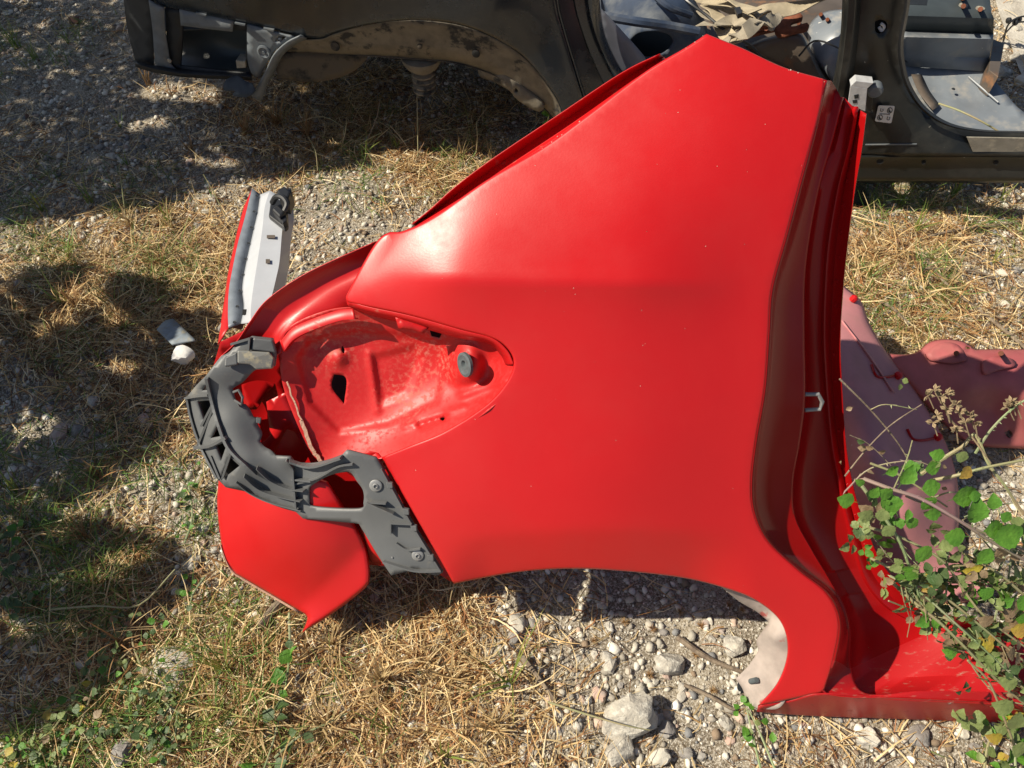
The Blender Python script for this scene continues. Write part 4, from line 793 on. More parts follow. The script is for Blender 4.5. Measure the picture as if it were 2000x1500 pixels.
# rear floor, seen through the rear opening
RF = [(1160, -100, .25), (1400, -100, .28), (1660, -100, .30), (1200, 60, .22), (1300, 120, .2), (1420, 60, .27), (1500, 70, .29), (1560, 110, .26), (1640, 60, .30), (1640, 200, .18), (1520, 170, .2), (1440, 100, .26), (1300, 260, .15), (1600, 300, .15)]
sheet('rear_floor', G, [(1100, -110, 1), (1690, -110, 1), (1690, 290, 1), (1240, 290, 1), (1150, 200, 1)], RF, 'brown_metal', blk, res=16)
rz = tps(RF)
def RG(x, y, o=0): return G(x, y, float(rz(np.array([[x, y]], float))[0]) + o)
tn = sheet('floor_tunnel', lambda x, y, d: RG(x, y, d), [(1575, 62), (1600, 28), (1640, 18), (1700, 20, 1), (1700, 300, 1), (1640, 190), (1612, 145), (1588, 115)], [(1575, 62, .01), (1640, 60, .05), (1620, 120, .03), (1700, 100, .05), (1640, 180, .01)], 'floor_grey', blk, res=12, roll=(10, .02))
sheet('floor_crossmember', lambda x, y, d: RG(x, y, d), [(1452, 90), (1500, 72), (1560, 62), (1585, 100), (1605, 140), (1625, 175), (1560, 150), (1500, 120)], [(1452, 90, .02), (1530, 80, .05), (1600, 140, .03), (1560, 150, .015)], 'brown_metal', blk, res=11, roll=(10, .015), thick=.004)
for x, y in ((1616, 38), (1603, 28), (1560, 45)):
    tube('stud', [RG(x, y, .0), RG(x, y, .05)], .006, 'rust', blk, smooth=False, seg=8)
br = sheet('rusty_bracket', lambda x, y, d: RG(x, y, d), [(1512, 56), (1535, 32), (1560, 24), (1568, 36), (1545, 44), (1548, 52), (1578, 44), (1576, 58), (1550, 64), (1530, 72), (1516, 68)], [(1512, 56, .07), (1560, 30, .09), (1560, 60, .08)], 'rust', blk, res=8, thick=.012)
tube('rod', [RG(1428, 86, .03), RG(1470, 68, .06), RG(1512, 58, .08)], .008, 'rust', br); tube('rod', [RG(1440, 52, .07), RG(1475, 54, .09), RG(1510, 52, .09)], .008, 'rust', br)
turned('bracket_bolt', RG(1506, 56, .095), (0, -.3, 1), [(.010, 0), (.010, .01), (.006, .014)], 'washer', br, seg=10)
# liner and card behind the opening
sheet('inner_liner', lambda x, y, d: RG(x, y, d), [(1165, -60, 1), (1250, -60), (1340, -20), (1380, 50), (1378, 80), (1330, 115), (1280, 150, 1), (1200, 120, 1)], [(1165, -60, .12), (1340, -20, .16), (1380, 50, .08), (1280, 150, .05), (1220, 40, .12), (1270, 60, .16)], 'blue_cloth', blk, res=11, holes=[[(1226, 82), (1246, 64), (1280, 60), (1308, 68), (1314, 84), (1296, 104), (1262, 112), (1234, 100)]], thick=.004, roll=(8, .01))
tube('liner_fold', [RG(1170, 30, .20), RG(1240, 42, .21), (RG(1300, 50, .19)), RG(1365, 62, .16)], .014, 'blue_cloth', blk, seg=8)
tube('liner_fold', [RG(1260, -30, .22), RG(1300, 10, .21), RG(1350, 30, .17)], .010, 'blue_cloth', blk, seg=8)
sheet('grey_card', B, [(1168, 10, 1), (1210, 55, 1), (1250, 100), (1262, 118), (1255, 130), (1215, 150, 1), (1180, 100)], -.10, 'grey_panel', blk, res=14)
turned('liner_hole', RG(1270, 86, .03), (0, 0, 1), [(.09, 0), (.08, .005)], 'shade_dark', blk)

# ---- folded straps inside the shell
def ribbon_data(pts, w, twist=0.0, th=.003):
    c = cr(pts, 6); V = []; F = []; L = len(c)
    for i, p in enumerate(c):
        t = Vector(c[min(i + 1, L - 1)] - c[max(i - 1, 0)]).normalized(); a = twist * math.sin(i * .35)
        up = Vector((0, math.sin(a), math.cos(a))); s = t.cross(up).normalized() * w / 2; n = s.cross(t).normalized() * th
        p = Vector(p); V += [p - s, p + s, p + s + n, p - s + n]
    for i in range(L - 1):
        for k in range(4): a = i * 4 + k; b = i * 4 + (k + 1) % 4; F.append((a, b, b + 4, a + 4))
    return V, F
strap1 = thing('webbing_strap', 'long pale beige webbing strap lying across the black car floor', 'strap', tuple(RG(1520, 20, .1)))
link('webbing', mesh('webbing', *ribbon_data([RG(1700, -30, .16), RG(1600, 0, .15), RG(1540, 18, .15), RG(1480, 20, .16), RG(1430, 12, .15), RG(1380, 0, .14)], .045, .5)), 'strap', strap1)
link('webbing_loop', mesh('webbing_loop', *ribbon_data([RG(1660, -6, .17), RG(1580, -12, .17), RG(1490, -16, .18), RG(1420, -20, .17), RG(1370, -40, .14)], .05, .4)), 'strap', strap1)
strap2 = thing('webbing_strap', 'crumpled heap of beige strap folds beside the rusty bracket', 'strap', tuple(RG(1400, 50, .1)))
for i, (pts, mm) in enumerate(((((1360, 0), (1395, 12), (1440, 22), (1470, 40)), 'strap'), (((1372, 22), (1390, 40), (1420, 52), (1450, 58)), 'strap_grey'), (((1380, 10), (1402, 32), (1412, 60), (1436, 80), (1450, 72)), 'strap'), (((1366, 48), (1400, 50), (1430, 42), (1462, 46)), 'strap_grey'), (((1470, 30), (1500, 28), (1512, 36), (1490, 46), (1465, 52)), 'strap_grey'), (((1410, 84), (1430, 70), (1455, 62), (1480, 40)), 'strap_grey'), (((1400, -10), (1440, 8), (1475, 24)), 'strap'))):
    link('strap_fold', mesh('strap_fold', *ribbon_data([RG(x, y, .11 + .012 * i + random.uniform(-.01, .02)) for x, y in pts], .042, random.uniform(.5, 1.1))), mm, strap2)
tube('cable', [RG(1300, -60, .19), RG(1330, -10, .2), RG(1380, 30, .17), RG(1420, 62, .14), RG(1470, 92, .09), RG(1500, 130, .06)], .004, 'black_plastic', blk)
tube('cable', [RG(1560, 110, .06), RG(1590, 80, .08), RG(1630, 90, .09), RG(1660, 110, .06)], .003, 'black_plastic', blk)
tube('cable', [G(1765, 118, .22), G(1790, 126, .2), G(1812, 120, .21), G(1840, 132, .2)], .003, 'black_plastic', blk)
buckle = slab('strap_buckle', lambda x, y, d: RG(x, y, d), [(1434, 14), (1446, 12), (1450, 24), (1440, 28)], .20, .015, 'black_plastic', strap1)

# ============================================================ STONES, STICKS, PLANTS
def rock_mesh(seed, sub=3, rough=.35, flat=(1, .8, .65)):
    bm = bmesh.new(); bmesh.ops.create_icosphere(bm, subdivisions=sub, radius=1); rg = np.random.default_rng(seed)
    V = np.array([v.co[:] for v in bm.verts]); D = rg.normal(size=(15, 3)); D /= np.linalg.norm(D, axis=1)[:, None]; K = rg.uniform(.52, .88, 15)
    s = np.ones(len(V))
    for d, k in zip(D, K):
        c = V @ d; s = np.where(c > k, np.minimum(s, k / np.maximum(c, 1e-6)), s)
    f = 2.3; s = s * (1 + rough * (fbm(V[:, 0] * f + 9, V[:, 1] * f + V[:, 2] * 1.7 * f + seed, seed, 4)) )
    V = V * s[:, None] * np.array(flat)
    for v, c in zip(bm.verts, V): v.co = c
    me = bpy.data.meshes.new('stone'); bm.to_mesh(me); bm.free()
    me.polygons.foreach_set('use_smooth', [True] * len(me.polygons)); me.set_sharp_from_angle(angle=R(28)); return me
RM = {}
def rock(px, py, size, m, label, name='stone', cat='stone', group=None, sub=3, rot=None, flat=(1, .8, .65), sink=.42, rough=.35):
    g = G(px, py); r = size / 2
    key = (m, sub, random.randrange(6), flat)
    if key not in RM:
        RM[key] = rock_mesh(len(RM) * 13 + 5, sub, rough * (1.8 if sub == 2 else 1.2), flat); RM[key].materials.append(M[m])
    o = bpy.data.objects.new(name, RM[key]); C.objects.link(o)
    o.location = (g.x, g.y, float(gh(g.x, g.y)) + r * (flat[2] - sink)); o.scale = (r, r, r)
    o.rotation_euler = (random.uniform(-.25, .25), random.uniform(-.25, .25), rot if rot is not None else random.uniform(0, 6.28))
    return tag(o, label, cat, group)
for a in [
    (1225, 1405, .135, 'rock', 'largest rough pale boulder crossed by a straw stalk below the wheel arch'),
    (1215, 1462, .085, 'rock', 'broken pale rock just below the largest boulder'),
    (1312, 1292, .078, 'rock', 'angular grey white rock with a sharp shadow below the wheel arch'),
    (1012, 1215, .056, 'rock_white', 'chalky white rock resting on a brown pebble'),
    (1003, 1248, .040, 'rock_grey', 'smooth brown pebble under the chalky white rock'),
    (1190, 1290, .055, 'rock', 'blunt grey rock left of the angular rock in the gravel'),
    (1172, 1355, .046, 'rock_pink', 'flat tan stone just above the largest boulder'),
    (1285, 1478, .055, 'rock_white', 'pointed pale stone at the bottom edge right of the largest boulder'),
    (1345, 1470, .036, 'rock_grey', 'small grey stone at the bottom edge near the pointed pale one'),
    (1432, 1258, .060, 'rock', 'crumbly pale lump half buried left of the white inner arch'),
    (1283, 1366, .016, 'rock_white', 'tiny pure white pebble right of the largest boulder'),
    (1305, 1420, .046, 'rock_grey', 'grey lump in the shade between boulder and sill'),
    (1700, 1440, .060, 'rock', 'pale stone under the right end of the red sill'),
    (1800, 1436, .062, 'rock_grey', 'grey stone in front of the sill left of the yellow leaves'),
    (1885, 1425, .036, 'rock_white', 'white lump below the sill near the corner leaves'),
    (1420, 1405, .040, 'rock', 'grey white stone left of the green vine tip under the arch'),
    (122, 848, .062, 'rock_pink', 'large smooth pinkish white pebble in the shade on the left'),
    (155, 842, .045, 'rock_grey', 'olive grey pebble touching the large pinkish one'),
    (182, 786, .046, 'rock_white', 'rounded cream stone above the pinkish pebble'),
    (282, 816, .040, 'rock_pink', 'upright orange pink stone in the dark straw'),
    (224, 720, .034, 'rock_pink', 'dull reddish stone half hidden in straw left of the foam chunk'),
    (36, 553, .042, 'rock_pink', 'tan flat stone near the left edge'),
    (60, 560, .030, 'rock_grey', 'small bluish stone right of the tan one at the left edge'),
    (30, 582, .034, 'rock_grey', 'rounded grey stone below the tan one at the left edge'),
    (292, 580, .036, 'rock_pink', 'beige stone in shade at the edge of the dead grass'),
    (100, 730, .046, 'rock_brown', 'reddish brown shard on the shaded left ground'),
    (135, 898, .034, 'rock_grey', 'pale grey pebble below the large pinkish one'),
    (40, 885, .032, 'rock_grey', 'flat grey pebble at the left edge below the dead grass'),
    (160, 1300, .032, 'rock_white', 'bright cream pebble alone in the weeds lower left'),
    (345, 1320, .150, 'rock', 'big half buried grey rock among the weeds lower left', 'stone', 'stone', None, 3, .4, (1, .85, .4)),
    (245, 1470, .068, 'rock_grey', 'dark grey rock at the bottom among the weeds'),
    (395, 1032, .036, 'rock', 'crumbly pale lump left of the red skirt'),
    (370, 1100, .055, 'rock', 'broken pale clod in patchy light left of the red skirt'),
    (722, 1490, .030, 'rock', 'stone at the bottom edge in the straw'),
    (405, 52, .060, 'rock_grey', 'rounded grey stone beside the black bumper corner'),
    (145, 38, .070, 'rock_brown', 'dark reddish brown stone on the gravel at the top left'),
    (232, 52, .045, 'rock_pink', 'pale pink stone right of the dark reddish one'),
    (165, 104, .038, 'rock_grey', 'bluish white pebble in the top left gravel'),
    (220, 310, .042, 'rock_white', 'flat white stone in the shaded gravel'),
    (198, 292, .038, 'rock_grey', 'blue grey stone above the flat white one'),
    (118, 310, .034, 'rock_white', 'thin pale upright stone left of the flat white one'),
    (95, 312, .034, 'rock_grey', 'dull grey stone left of the thin pale one'),
    (185, 210, .034, 'rock_grey', 'rounded olive pebble in the shaded gravel'),
    (55, 228, .034, 'rock_brown', 'dark brown pebble at the left in shade'),
    (370, 316, .038, 'rock_pink', 'warm pink pebble in a streak of sun'),
    (415, 386, .042, 'rock_white', 'cream pebble in the sun below the shadow edge'),
    (404, 412, .036, 'rock_white', 'white angular pebble below the cream one'),
    (385, 435, .044, 'rock_grey', 'flat grey stone left of the silver rail'),
    (1958, 535, .044, 'rock_white', 'white angular stone at the right edge above the rounded pair'),
    (1985, 530, .036, 'rock_grey', 'grey stone touching the white angular one at right'),
    (1962, 596, .036, 'rock_white', 'rounded white stone near the right edge'),
    (1750, 478, .030, 'rock_pink', 'tan stone in the green grass right of the red panel'),
    (1990, 618, .028, 'rock_grey', 'small bluish pebble at the right edge'),
    (1755, 415, .030, 'rock_white', 'flat pale stone at the edge of the sill shadow'),
    (1960, 140, .080, 'rock', 'pale rubble block beside the dark floor post'),
    (1985, 118, .075, 'rock', 'upper rubble block near the black wire'),
    (1990, 160, .060, 'rock_white', 'small rubble block at the right edge'),
    (1965, 90, .060, 'rock', 'pale rubble lump just below the black wire'),
    (1985, 60, .065, 'rock', 'topmost rubble lump at the right edge'),
    (730, 1165, .034, 'rock_pink', 'brownish stone at the tip of the grey bracket'),
    (1012, 1170, .030, 'rock', 'small pale lump at the edge of the dark arch shadow'),
]:
    rock(*a)
def ok_spot(px, py):
    return not (440 < px < 1660 and 380 < py < 1110)
k = 0
while k < 150:
    px, py = (random.uniform(0, 2000), random.uniform(-20, 1500)) if k % 3 else (random.uniform(950, 1500), random.uniform(1140, 1500))
    if not ok_spot(px, py) or (px > 1100 and py < 330): continue
    where = ('shaded gravel' if px < 500 and py < 450 else 'left hand straw' if px < 450 and py < 1000 else 'weeds' if px < 450 else 'gravel below the wheel arch' if px > 950 and py > 1000 else 'grass right of the red panel' if px > 1500 else 'dry grass in front of the black car' if py < 700 else 'straw below the bracket')
    rock(px, py, random.uniform(.014, .034), random.choice(('rock_grey', 'rock_white', 'rock', 'rock_grey', 'rock_pink')), 'small loose stone lying in the ' + where, group='small stones in the ' + where, sub=2, flat=random.choice(((1, .8, .65), (1, .65, .5), (1, .9, .45))), sink=.5); k += 1

def stick(name, label, cat, pts, r, m, taper=None, z=.012, seg=7, group=None):
    P = []
    for p in pts:
        g = G(p[0], p[1], p[2] if len(p) > 2 else z); P.append(g + Vector((0, 0, float(gh(g.x, g.y)) + r * .5)))
    me = mesh(name, *tube_data(P, r, seg=seg, taper=taper)); o = link(name, me, m); return tag(o, label, cat, group)
stick('stick', 'thin grey stick lying diagonally toward the white inner arch', 'stick', [(1325, 1240), (1370, 1272), (1410, 1292), (1462, 1312)], .0065, 'twig', .004)
stick('stick', 'thin brown stick ending at the green vine tip', 'stick', [(1340, 1332), (1390, 1355), (1430, 1378), (1440, 1380)], .004, 'twig', .003)
stick('stick', 'light brown stick running beside the chalky rock', 'stick', [(1022, 1285), (1050, 1320), (1082, 1365)], .006, 'twig', .004)
stick('stick', 'thick short brown branch under the red skirt', 'stick', [(548, 1180), (530, 1200), (508, 1225)], .011, 'twig', .009)
stick('stick', 'long straight reed lying right of the red panel', 'stick', [(1800, 500), (1850, 560), (1930, 620), (2010, 680)], .004, 'twig', .005)
stick('stick', 'pale dry stalk in the right hand grass', 'stick', [(1790, 530), (1850, 528), (1900, 530), (1945, 540)], .0035, 'twig')
stick('stick', 'brown stalk lying parallel to the black sill', 'stick', [(1810, 465), (1880, 448), (1950, 440), (2010, 430)], .0045, 'twig')
stick('stick', 'white dry stalk below the right hand grass', 'stick', [(1720, 590), (1745, 605), (1775, 635)], .004, 'twig')
stick('stick', 'curved pale grass stalk crossing the largest boulder', 'stalk', [(1070, 1370, .03), (1150, 1395, .05), (1220, 1412, .075), (1272, 1422, .07)], .0022, 'straw', .001)
stick('stick', 'dead stem curling over the lower left weeds', 'stalk', [(100, 1190, .03), (190, 1185, .05), (270, 1180, .05), (340, 1110, .06)], .0025, 'stem', .0015)
stick('stick', 'pale stalk angled across the shaded left straw', 'stalk', [(250, 673, .03), (290, 688, .02), (320, 705)], .0022, 'stem', .0015)
stick('stick', 'short pinkish twig near the olive pebble on the left', 'stick', [(50, 855), (42, 868), (32, 880)], .006, 'rock_pink')
for n_, me_ in (('stick', None),): pass
at = [o for o in bpy.data.objects if o.type == 'MESH' and o.data.materials and o.data.materials[0] == M['straw'] and 'Col' not in o.data.attributes]
for o in at: o.data.materials[0] = M['stem']
# long stalks over the dark ground in front of the wheel arch
for i, (pts, lab) in enumerate((
    (((600, 95, .30), (590, 150, .22), (585, 210, .05)), 'upright dead twig standing left inside the black wheel arch'),
    (((610, 90, .30), (615, 130, .22), (600, 155, .2), (575, 168, .2)), 'pale hooked twig hanging in the black wheel arch'),
    (((560, 140, .2), (610, 145, .2), (655, 180, .12)), 'thin dark twig slanting inside the black wheel arch'),
    (((575, 235, .05), (630, 222, .08), (680, 248, .05)), 'arched dead stalk below the black wheel arch'),
    (((715, 270, .03), (735, 225, .10), (742, 190, .14)), 'rust brown dry stalk in the middle of the wheel arch'),
    (((620, 330, .02), (615, 290, .08), (600, 258, .10)), 'bent straw stalk at the edge of the arch shadow'),
    (((930, 290, .02), (932, 260, .08), (930, 230, .12)), 'fuzzy brown seed stalk beneath the right side of the arch'),
    (((1655, 330, .02), (1700, 318, .03), (1760, 308, .03)), 'dry stalk along the base of the black sill'),
    (((700, 280, .03), (725, 262, .06), (745, 252, .07)), 'bright straw stalk sticking up at the shadow edge'),
    (((816, 300, .02), (815, 230, .12), (813, 165, .2)), 'tall thin dead stalk under the spring cup'),
    (((440, 420, .02), (415, 370, .08), (395, 335, .12)), 'tan grass stem left of the silver rail'),
    (((245, 420, .02), (238, 370, .08), (232, 320, .12)), 'tan upright stem in front of the shaded gravel'),
    (((1540, 1470, .02), (1700, 1370, .3), (1800, 1390, .3)), 'thin curved stem hanging over the sill'))):
    if i == 12: continue
    stick('dry_stalk', lab, 'stalk', pts, .0022, 'twig' if i in (0, 2, 4) else 'stem', .0012, seg=5)

# green grass tufts
def tuft(px, py, h, n, label, spread=.6, m='blade'):
    g = G(px, py); z = float(gh(g.x, g.y)); V = []; F = []
    for i in range(n):
        a = random.uniform(0, 6.28); L = h * random.uniform(.5, 1.1); e = random.uniform(1.5 - spread, 1.5); w = random.uniform(.0012, .0022); bend = random.uniform(.1, .9)
        p = Vector((g.x + random.gauss(0, .006), g.y + random.gauss(0, .006), z)); s = Vector((-math.sin(a), math.cos(a), 0)); k0 = len(V); S_ = 5
        for k in range(S_ + 1):
            ww = w * (1 - (k / S_)**2 * .9); V += [p - s * ww, p + s * ww]; ee = e - bend * (k / S_)
            p = p + Vector((math.cos(a) * math.cos(ee), math.sin(a) * math.cos(ee), math.sin(ee))) * L / S_
        F += [(k0 + 2 * k, k0 + 2 * k + 1, k0 + 2 * k + 3, k0 + 2 * k + 2) for k in range(S_)]
    return tag(link('grass_tuft', mesh('grass_tuft', V, F, True, 0), m), label, 'grass tuft')
for a in [(85, 415, .12, 14, 'green grass tuft at the shadow edge on the far left'), (180, 395, .11, 12, 'green tuft left of the tan upright stem'), (248, 325, .08, 8, 'small bright tuft alone in the shaded gravel'), (135, 500, .12, 18, 'dense green tuft in the sunlit straw on the left'), (330, 425, .10, 12, 'thin green tuft just left of the silver rail'),
    (128, 590, .11, 10, 'green tuft rising from reddish straw on the left'), (225, 590, .10, 8, 'sparse tuft between the pinkish stones and the dead grass'), (195, 700, .07, 6, 'small tuft left of the foam chunk'), (235, 245, .09, 8, 'thin tuft near the sun streaks'), (555, 235, .08, 7, 'bright green blades under the bumper tip'),
    (715, 300, .09, 12, 'spiky green tuft at the edge of the arch shadow'), (770, 285, .08, 9, 'pale green tuft beneath the wheel arch centre'), (625, 325, .07, 8, 'short tuft below the bent straw stalk'), (920, 285, .06, 6, 'tiny tuft beside the fuzzy seed stalk'), (860, 300, .07, 7, 'thin tuft between the arch and red panel'),
    (1700, 400, .13, 9, 'long bladed tuft by the red panel under the black sill'), (1760, 395, .13, 10, 'tuft spreading over the sill shadow'), (1860, 385, .16, 14, 'tall green tuft with seed heads below the black sill'), (1960, 385, .11, 10, 'green tuft at the right end of the sill shadow'), (1785, 455, .11, 16, 'bushy green tuft in the middle of the right hand ground'), (1940, 510, .09, 10, 'low tuft left of the white angular stone'),
    (1695, 545, .08, 9, 'small tuft beside the red panel edge'), (440, 1310, .13, 16, 'tall green tuft right of the big half buried rock'), (190, 1145, .12, 10, 'green and yellow tuft in the shaded lower left'), (130, 1080, .10, 12, 'leaning green tuft in reddish straw lower left'), (420, 1390, .08, 8, 'small tuft below the tall one lower left'), (20, 1455, .07, 12, 'short tuft in the bottom left corner'), (85, 1480, .06, 12, 'short feathery tuft near the bottom left corner'), (250, 1200, .09, 8, 'tuft growing by the curling dead stem'), (35, 960, .14, 12, 'yellowing tuft at the left edge'), (870, 1480, .08, 8, 'thin green sprig in the straw at the bottom'), (760, 1430, .10, 6, 'bent green stem in the straw at the bottom centre')]:
    tuft(*a)
tuft(1000, 1335, .20, 8, 'long leaning green blades left of the largest boulder', .9)
tuft(30, 90, .14, 16, 'blurry grey green weed at the top left edge', .7); tuft(65, 110, .10, 10, 'weed with yellow tips in the top left gravel', .6); tuft(130, 80, .08, 8, 'low grey green weed left of the bumper corner', .9)
def dryclump(px, py, h, n, label): return tuft(px, py, h, n, label, .8, 'rust_straw')
M['rust_straw'] = mat('rust_brown_straw', (0.34, 0.17, 0.07), 0.8, col2=(0.42, 0.28, 0.13), vscale=30, trans=True)
M['straw_pale'] = mat('pale_straw', (0.52, 0.40, 0.21), 0.7, col2=(0.36, 0.24, 0.11), vscale=30, trans=True)
for a in [(290, 165, .12, 12, 'curly rust brown weed below the bumper corner'), (335, 190, .10, 10, 'brown dry weed in the streak of sun by the bumper'), (540, 240, .18, 40, 'big clump of brown dead grass below the bumper'), (600, 260, .16, 30, 'brown grass clump at the left end of the wheel arch'), (480, 260, .12, 24, 'loose dead grass clump in front of the bumper'), (725, 260, .10, 16, 'rust coloured dry weed under the wheel arch'), (815, 265, .12, 16, 'brown upright weed under the spring cup'), (930, 290, .08, 12, 'brown weed near the right foot of the arch'),
    (370, 290, .06, 16, 'dark reddish dry weed in the shaded gravel'), (150, 600, .10, 24, 'reddish brown grass clump on the shaded left ground'), (240, 640, .09, 22, 'reddish dead grass clump in the middle of the left shade'), (190, 930, .08, 18, 'brown dead grass below the cream stone'), (110, 650, .09, 20, 'dull brown grass clump at the left'), (170, 1050, .10, 26, 'orange brown leaning grass clump lower left'), (240, 1260, .12, 16, 'tall orange dead stem bundle lower left'), (310, 510, .10, 18, 'tan grass clump left of the red rail skin'), (265, 770, .07, 14, 'brown wisps beside the orange pink stone')]:
    dryclump(*a)
for a in [(260, 440, .11, 26, 'dry tan tuft in the sun left of the rail'), (330, 440, .10, 22, 'second tan tuft nearer the rail'), (200, 500, .10, 22, 'flattened tan tuft on the sunlit left band'), (650, 1260, .10, 30, 'sunlit straw clump below the red skirt'), (740, 1330, .11, 34, 'large straw clump in the bottom centre'), (640, 1420, .10, 30, 'pale straw clump at the bottom left of centre'), (880, 1330, .11, 30, 'straw clump left of the long green blades'), (960, 1420, .12, 30, 'fan of pale straw beside the largest boulder'), (500, 1420, .10, 26, 'straw clump by the tall green tuft'), (1700, 500, .09, 20, 'matted tan grass along the red panel edge'), (1850, 560, .08, 22, 'matted straw in the right hand ground'), (350, 900, .08, 20, 'tan wisps left of the grey lattice'), (390, 960, .07, 16, 'tan wisps under the grey lattice'), (900, 300, .09, 24, 'dry golden tuft below the arch against the red edge'), (960, 300, .08, 22, 'dry golden tuft nearest the red gutter'), (790, 330, .08, 20, 'golden tuft in front of the arch shadow')]:
    tuft(a[0], a[1], a[2], a[3], a[4], 1.1, 'straw_pale')
# spiny brown burrs
bv = []
def burr(px, py, label):
    g = G(px, py); z = float(gh(g.x, g.y)) + .006; V = []; F = []
    for i in range(70):
        d = Vector((random.gauss(0, 1), random.gauss(0, 1), abs(random.gauss(0, .8)))).normalized(); L = random.uniform(.008, .016); s = d.orthogonal().normalized() * .0006; k = len(V)
        p = Vector((g.x, g.y, z)); V += [p - s, p + s, p + d * L]; F.append((k, k + 1, k + 2))
    tag(link('burr', mesh('burr', V, F, False), 'rust_straw'), label, 'burr', 'spiny burrs in the gravel under the arch')
for x, y in ((1275, 1225), (1330, 1192), (1370, 1220), (1160, 1250), (1360, 1275), (1270, 1315), (1425, 1180), (1450, 1190), (1395, 1345), (1220, 1215)): burr(x, y, 'spiny brown seed burr lying on the gravel under the wheel arch')

# foam chunk
fc = G(345, 665); fo = thing('foam_chunk', 'broken white foam block with a blue grey facing lying in dead grass', 'debris', (fc.x, fc.y, 0))
bk = rock_mesh(77, 3, .12, (1, .8, .8)); ob = link('foam', bk, 'foam', None); ob.parent = fo; ob.location = G(356, 692, .04) - fc; ob.scale = (.040, .034, .040); ob.rotation_euler = (.2, .4, .5)
sheet('facing', G, [(306, 643, 1), (322, 626), (338, 622, 1), (382, 664, 1), (355, 668), (335, 672, 1), (318, 655)], [(306, 643, .045), (338, 622, .04), (382, 664, .075), (335, 672, .07)], 'slate', fo, res=10, thick=.005)

# cream flower weed against the black arch
def leaf_mesh(name, kind, fold=.25, serr=10, mname='leaf'):
    """rounded serrated leaf with a midrib fold and a short stalk, length 1 along +y"""
    n = serr; L = []; 
    for i in range(n + 1):
        t = i / n; w = math.sin(math.pi * min(1, t * .96 + .02)**.8) * kind * (1 + (.07 if i % 2 else -.05)); L.append((w, t + (.02 if i % 2 else 0)))
    V = [(0, -.28, -.02), (0.015, -.28, -.02)]; F = []
    mid = []; le = []; ri = []
    for w, t in L:
        z = -.18 * (t - .45)**2; mid.append(len(V)); V.append((0, t, z)); le.append(len(V)); V.append((-w, t, z + w * fold + .02 * math.sin(t * 22))); ri.append(len(V)); V.append((w, t, z + w * fold + .02 * math.sin(t * 22 + 1)))
    for i in range(n):
        F += [(mid[i], mid[i + 1], le[i + 1], le[i]), (mid[i], ri[i], ri[i + 1], mid[i + 1])]
    V += [(-.018, 0, 0), (.018, 0, 0)]; F.append((0, 1, len(V) - 1, len(V) - 2))
    me = mesh(name, V, F, True, 0); me.materials.append(M[mname]); return me
LM = {}
def leafm(m, v=0):
    if (m, v) not in LM: LM[(m, v)] = leaf_mesh('leaf', (.46, .38, .52)[v], (.22, .5, .12)[v], 10, m)
    return LM[(m, v)]
def leaf(parent, p, size, m='leaf', v=None, yaw=None, nrm=None, tilt=.5):
    o = bpy.data.objects.new('leaf', leafm(m, random.randrange(3) if v is None else v)); C.objects.link(o); o.parent = parent
    n = (nrm or Vector((0, -.35, 1))).normalized(); n = (n + Vector((random.gauss(0, tilt), random.gauss(0, tilt), random.gauss(0, tilt))) * .6).normalized()
    yaw = random.uniform(0, 6.28) if yaw is None else yaw
    t = Vector((math.cos(yaw), math.sin(yaw) * .75, math.sin(yaw) * .4)); t = (t - n * t.dot(n)).normalized(); s = t.cross(n)
    mt = Matrix((s, t, n)).transposed(); o.rotation_euler = mt.to_euler(); o.location = p - parent.location; o.scale = (size, size, size); return o
def stemp(parent, pts, r, m, taper=None, name='stem'): return tube(name, pts, r, m, parent, seg=6, n=5, taper=taper)

g = G(1060, 300); dw = thing('flower_weed', 'green weed with a cream flower head at the foot of the black arch', 'weed', (g.x, g.y, 0))
P = [G(1062, 290, .02), G(1066, 255, .10), G(1072, 225, .17), G(1077, 204, .22)]; stemp(dw, P, .003, 'stem_green', .002)
for i in range(16):
    p = P[0].lerp(P[3], random.uniform(.1, .95)); leaf(dw, p, random.uniform(.015, .03), 'leaf', 1)
link('flower_head', mesh('flower_head', *join([disc_data(P[3] + Vector((random.gauss(0, .006), random.gauss(0, .004), random.gauss(.003, .004))), (random.gauss(0, .5), -.4, 1), [(.002, 0), (.005, .006), (.002, .008)], 7) for _ in range(9)])), 'petal', dw)

def trio(parent, p, size, m, nrm=None, tilt=.5):
    yaw = random.uniform(0, 6.28); v = random.randrange(3); n0 = ((nrm or Vector((0, -.35, 1))) + Vector((random.gauss(0, tilt), random.gauss(0, tilt), random.gauss(0, tilt)))).normalized()
    for a, f in ((0, 1.15), (1.25, .85), (-1.25, .85)):
        o = leaf(parent, p, size * f, m, v, yaw + a, n0, .12)
        d = Vector((math.cos(yaw + a), math.sin(yaw + a) * .75, math.sin(yaw + a) * .4)); o.location += d * size * (.32 if a == 0 else .2)

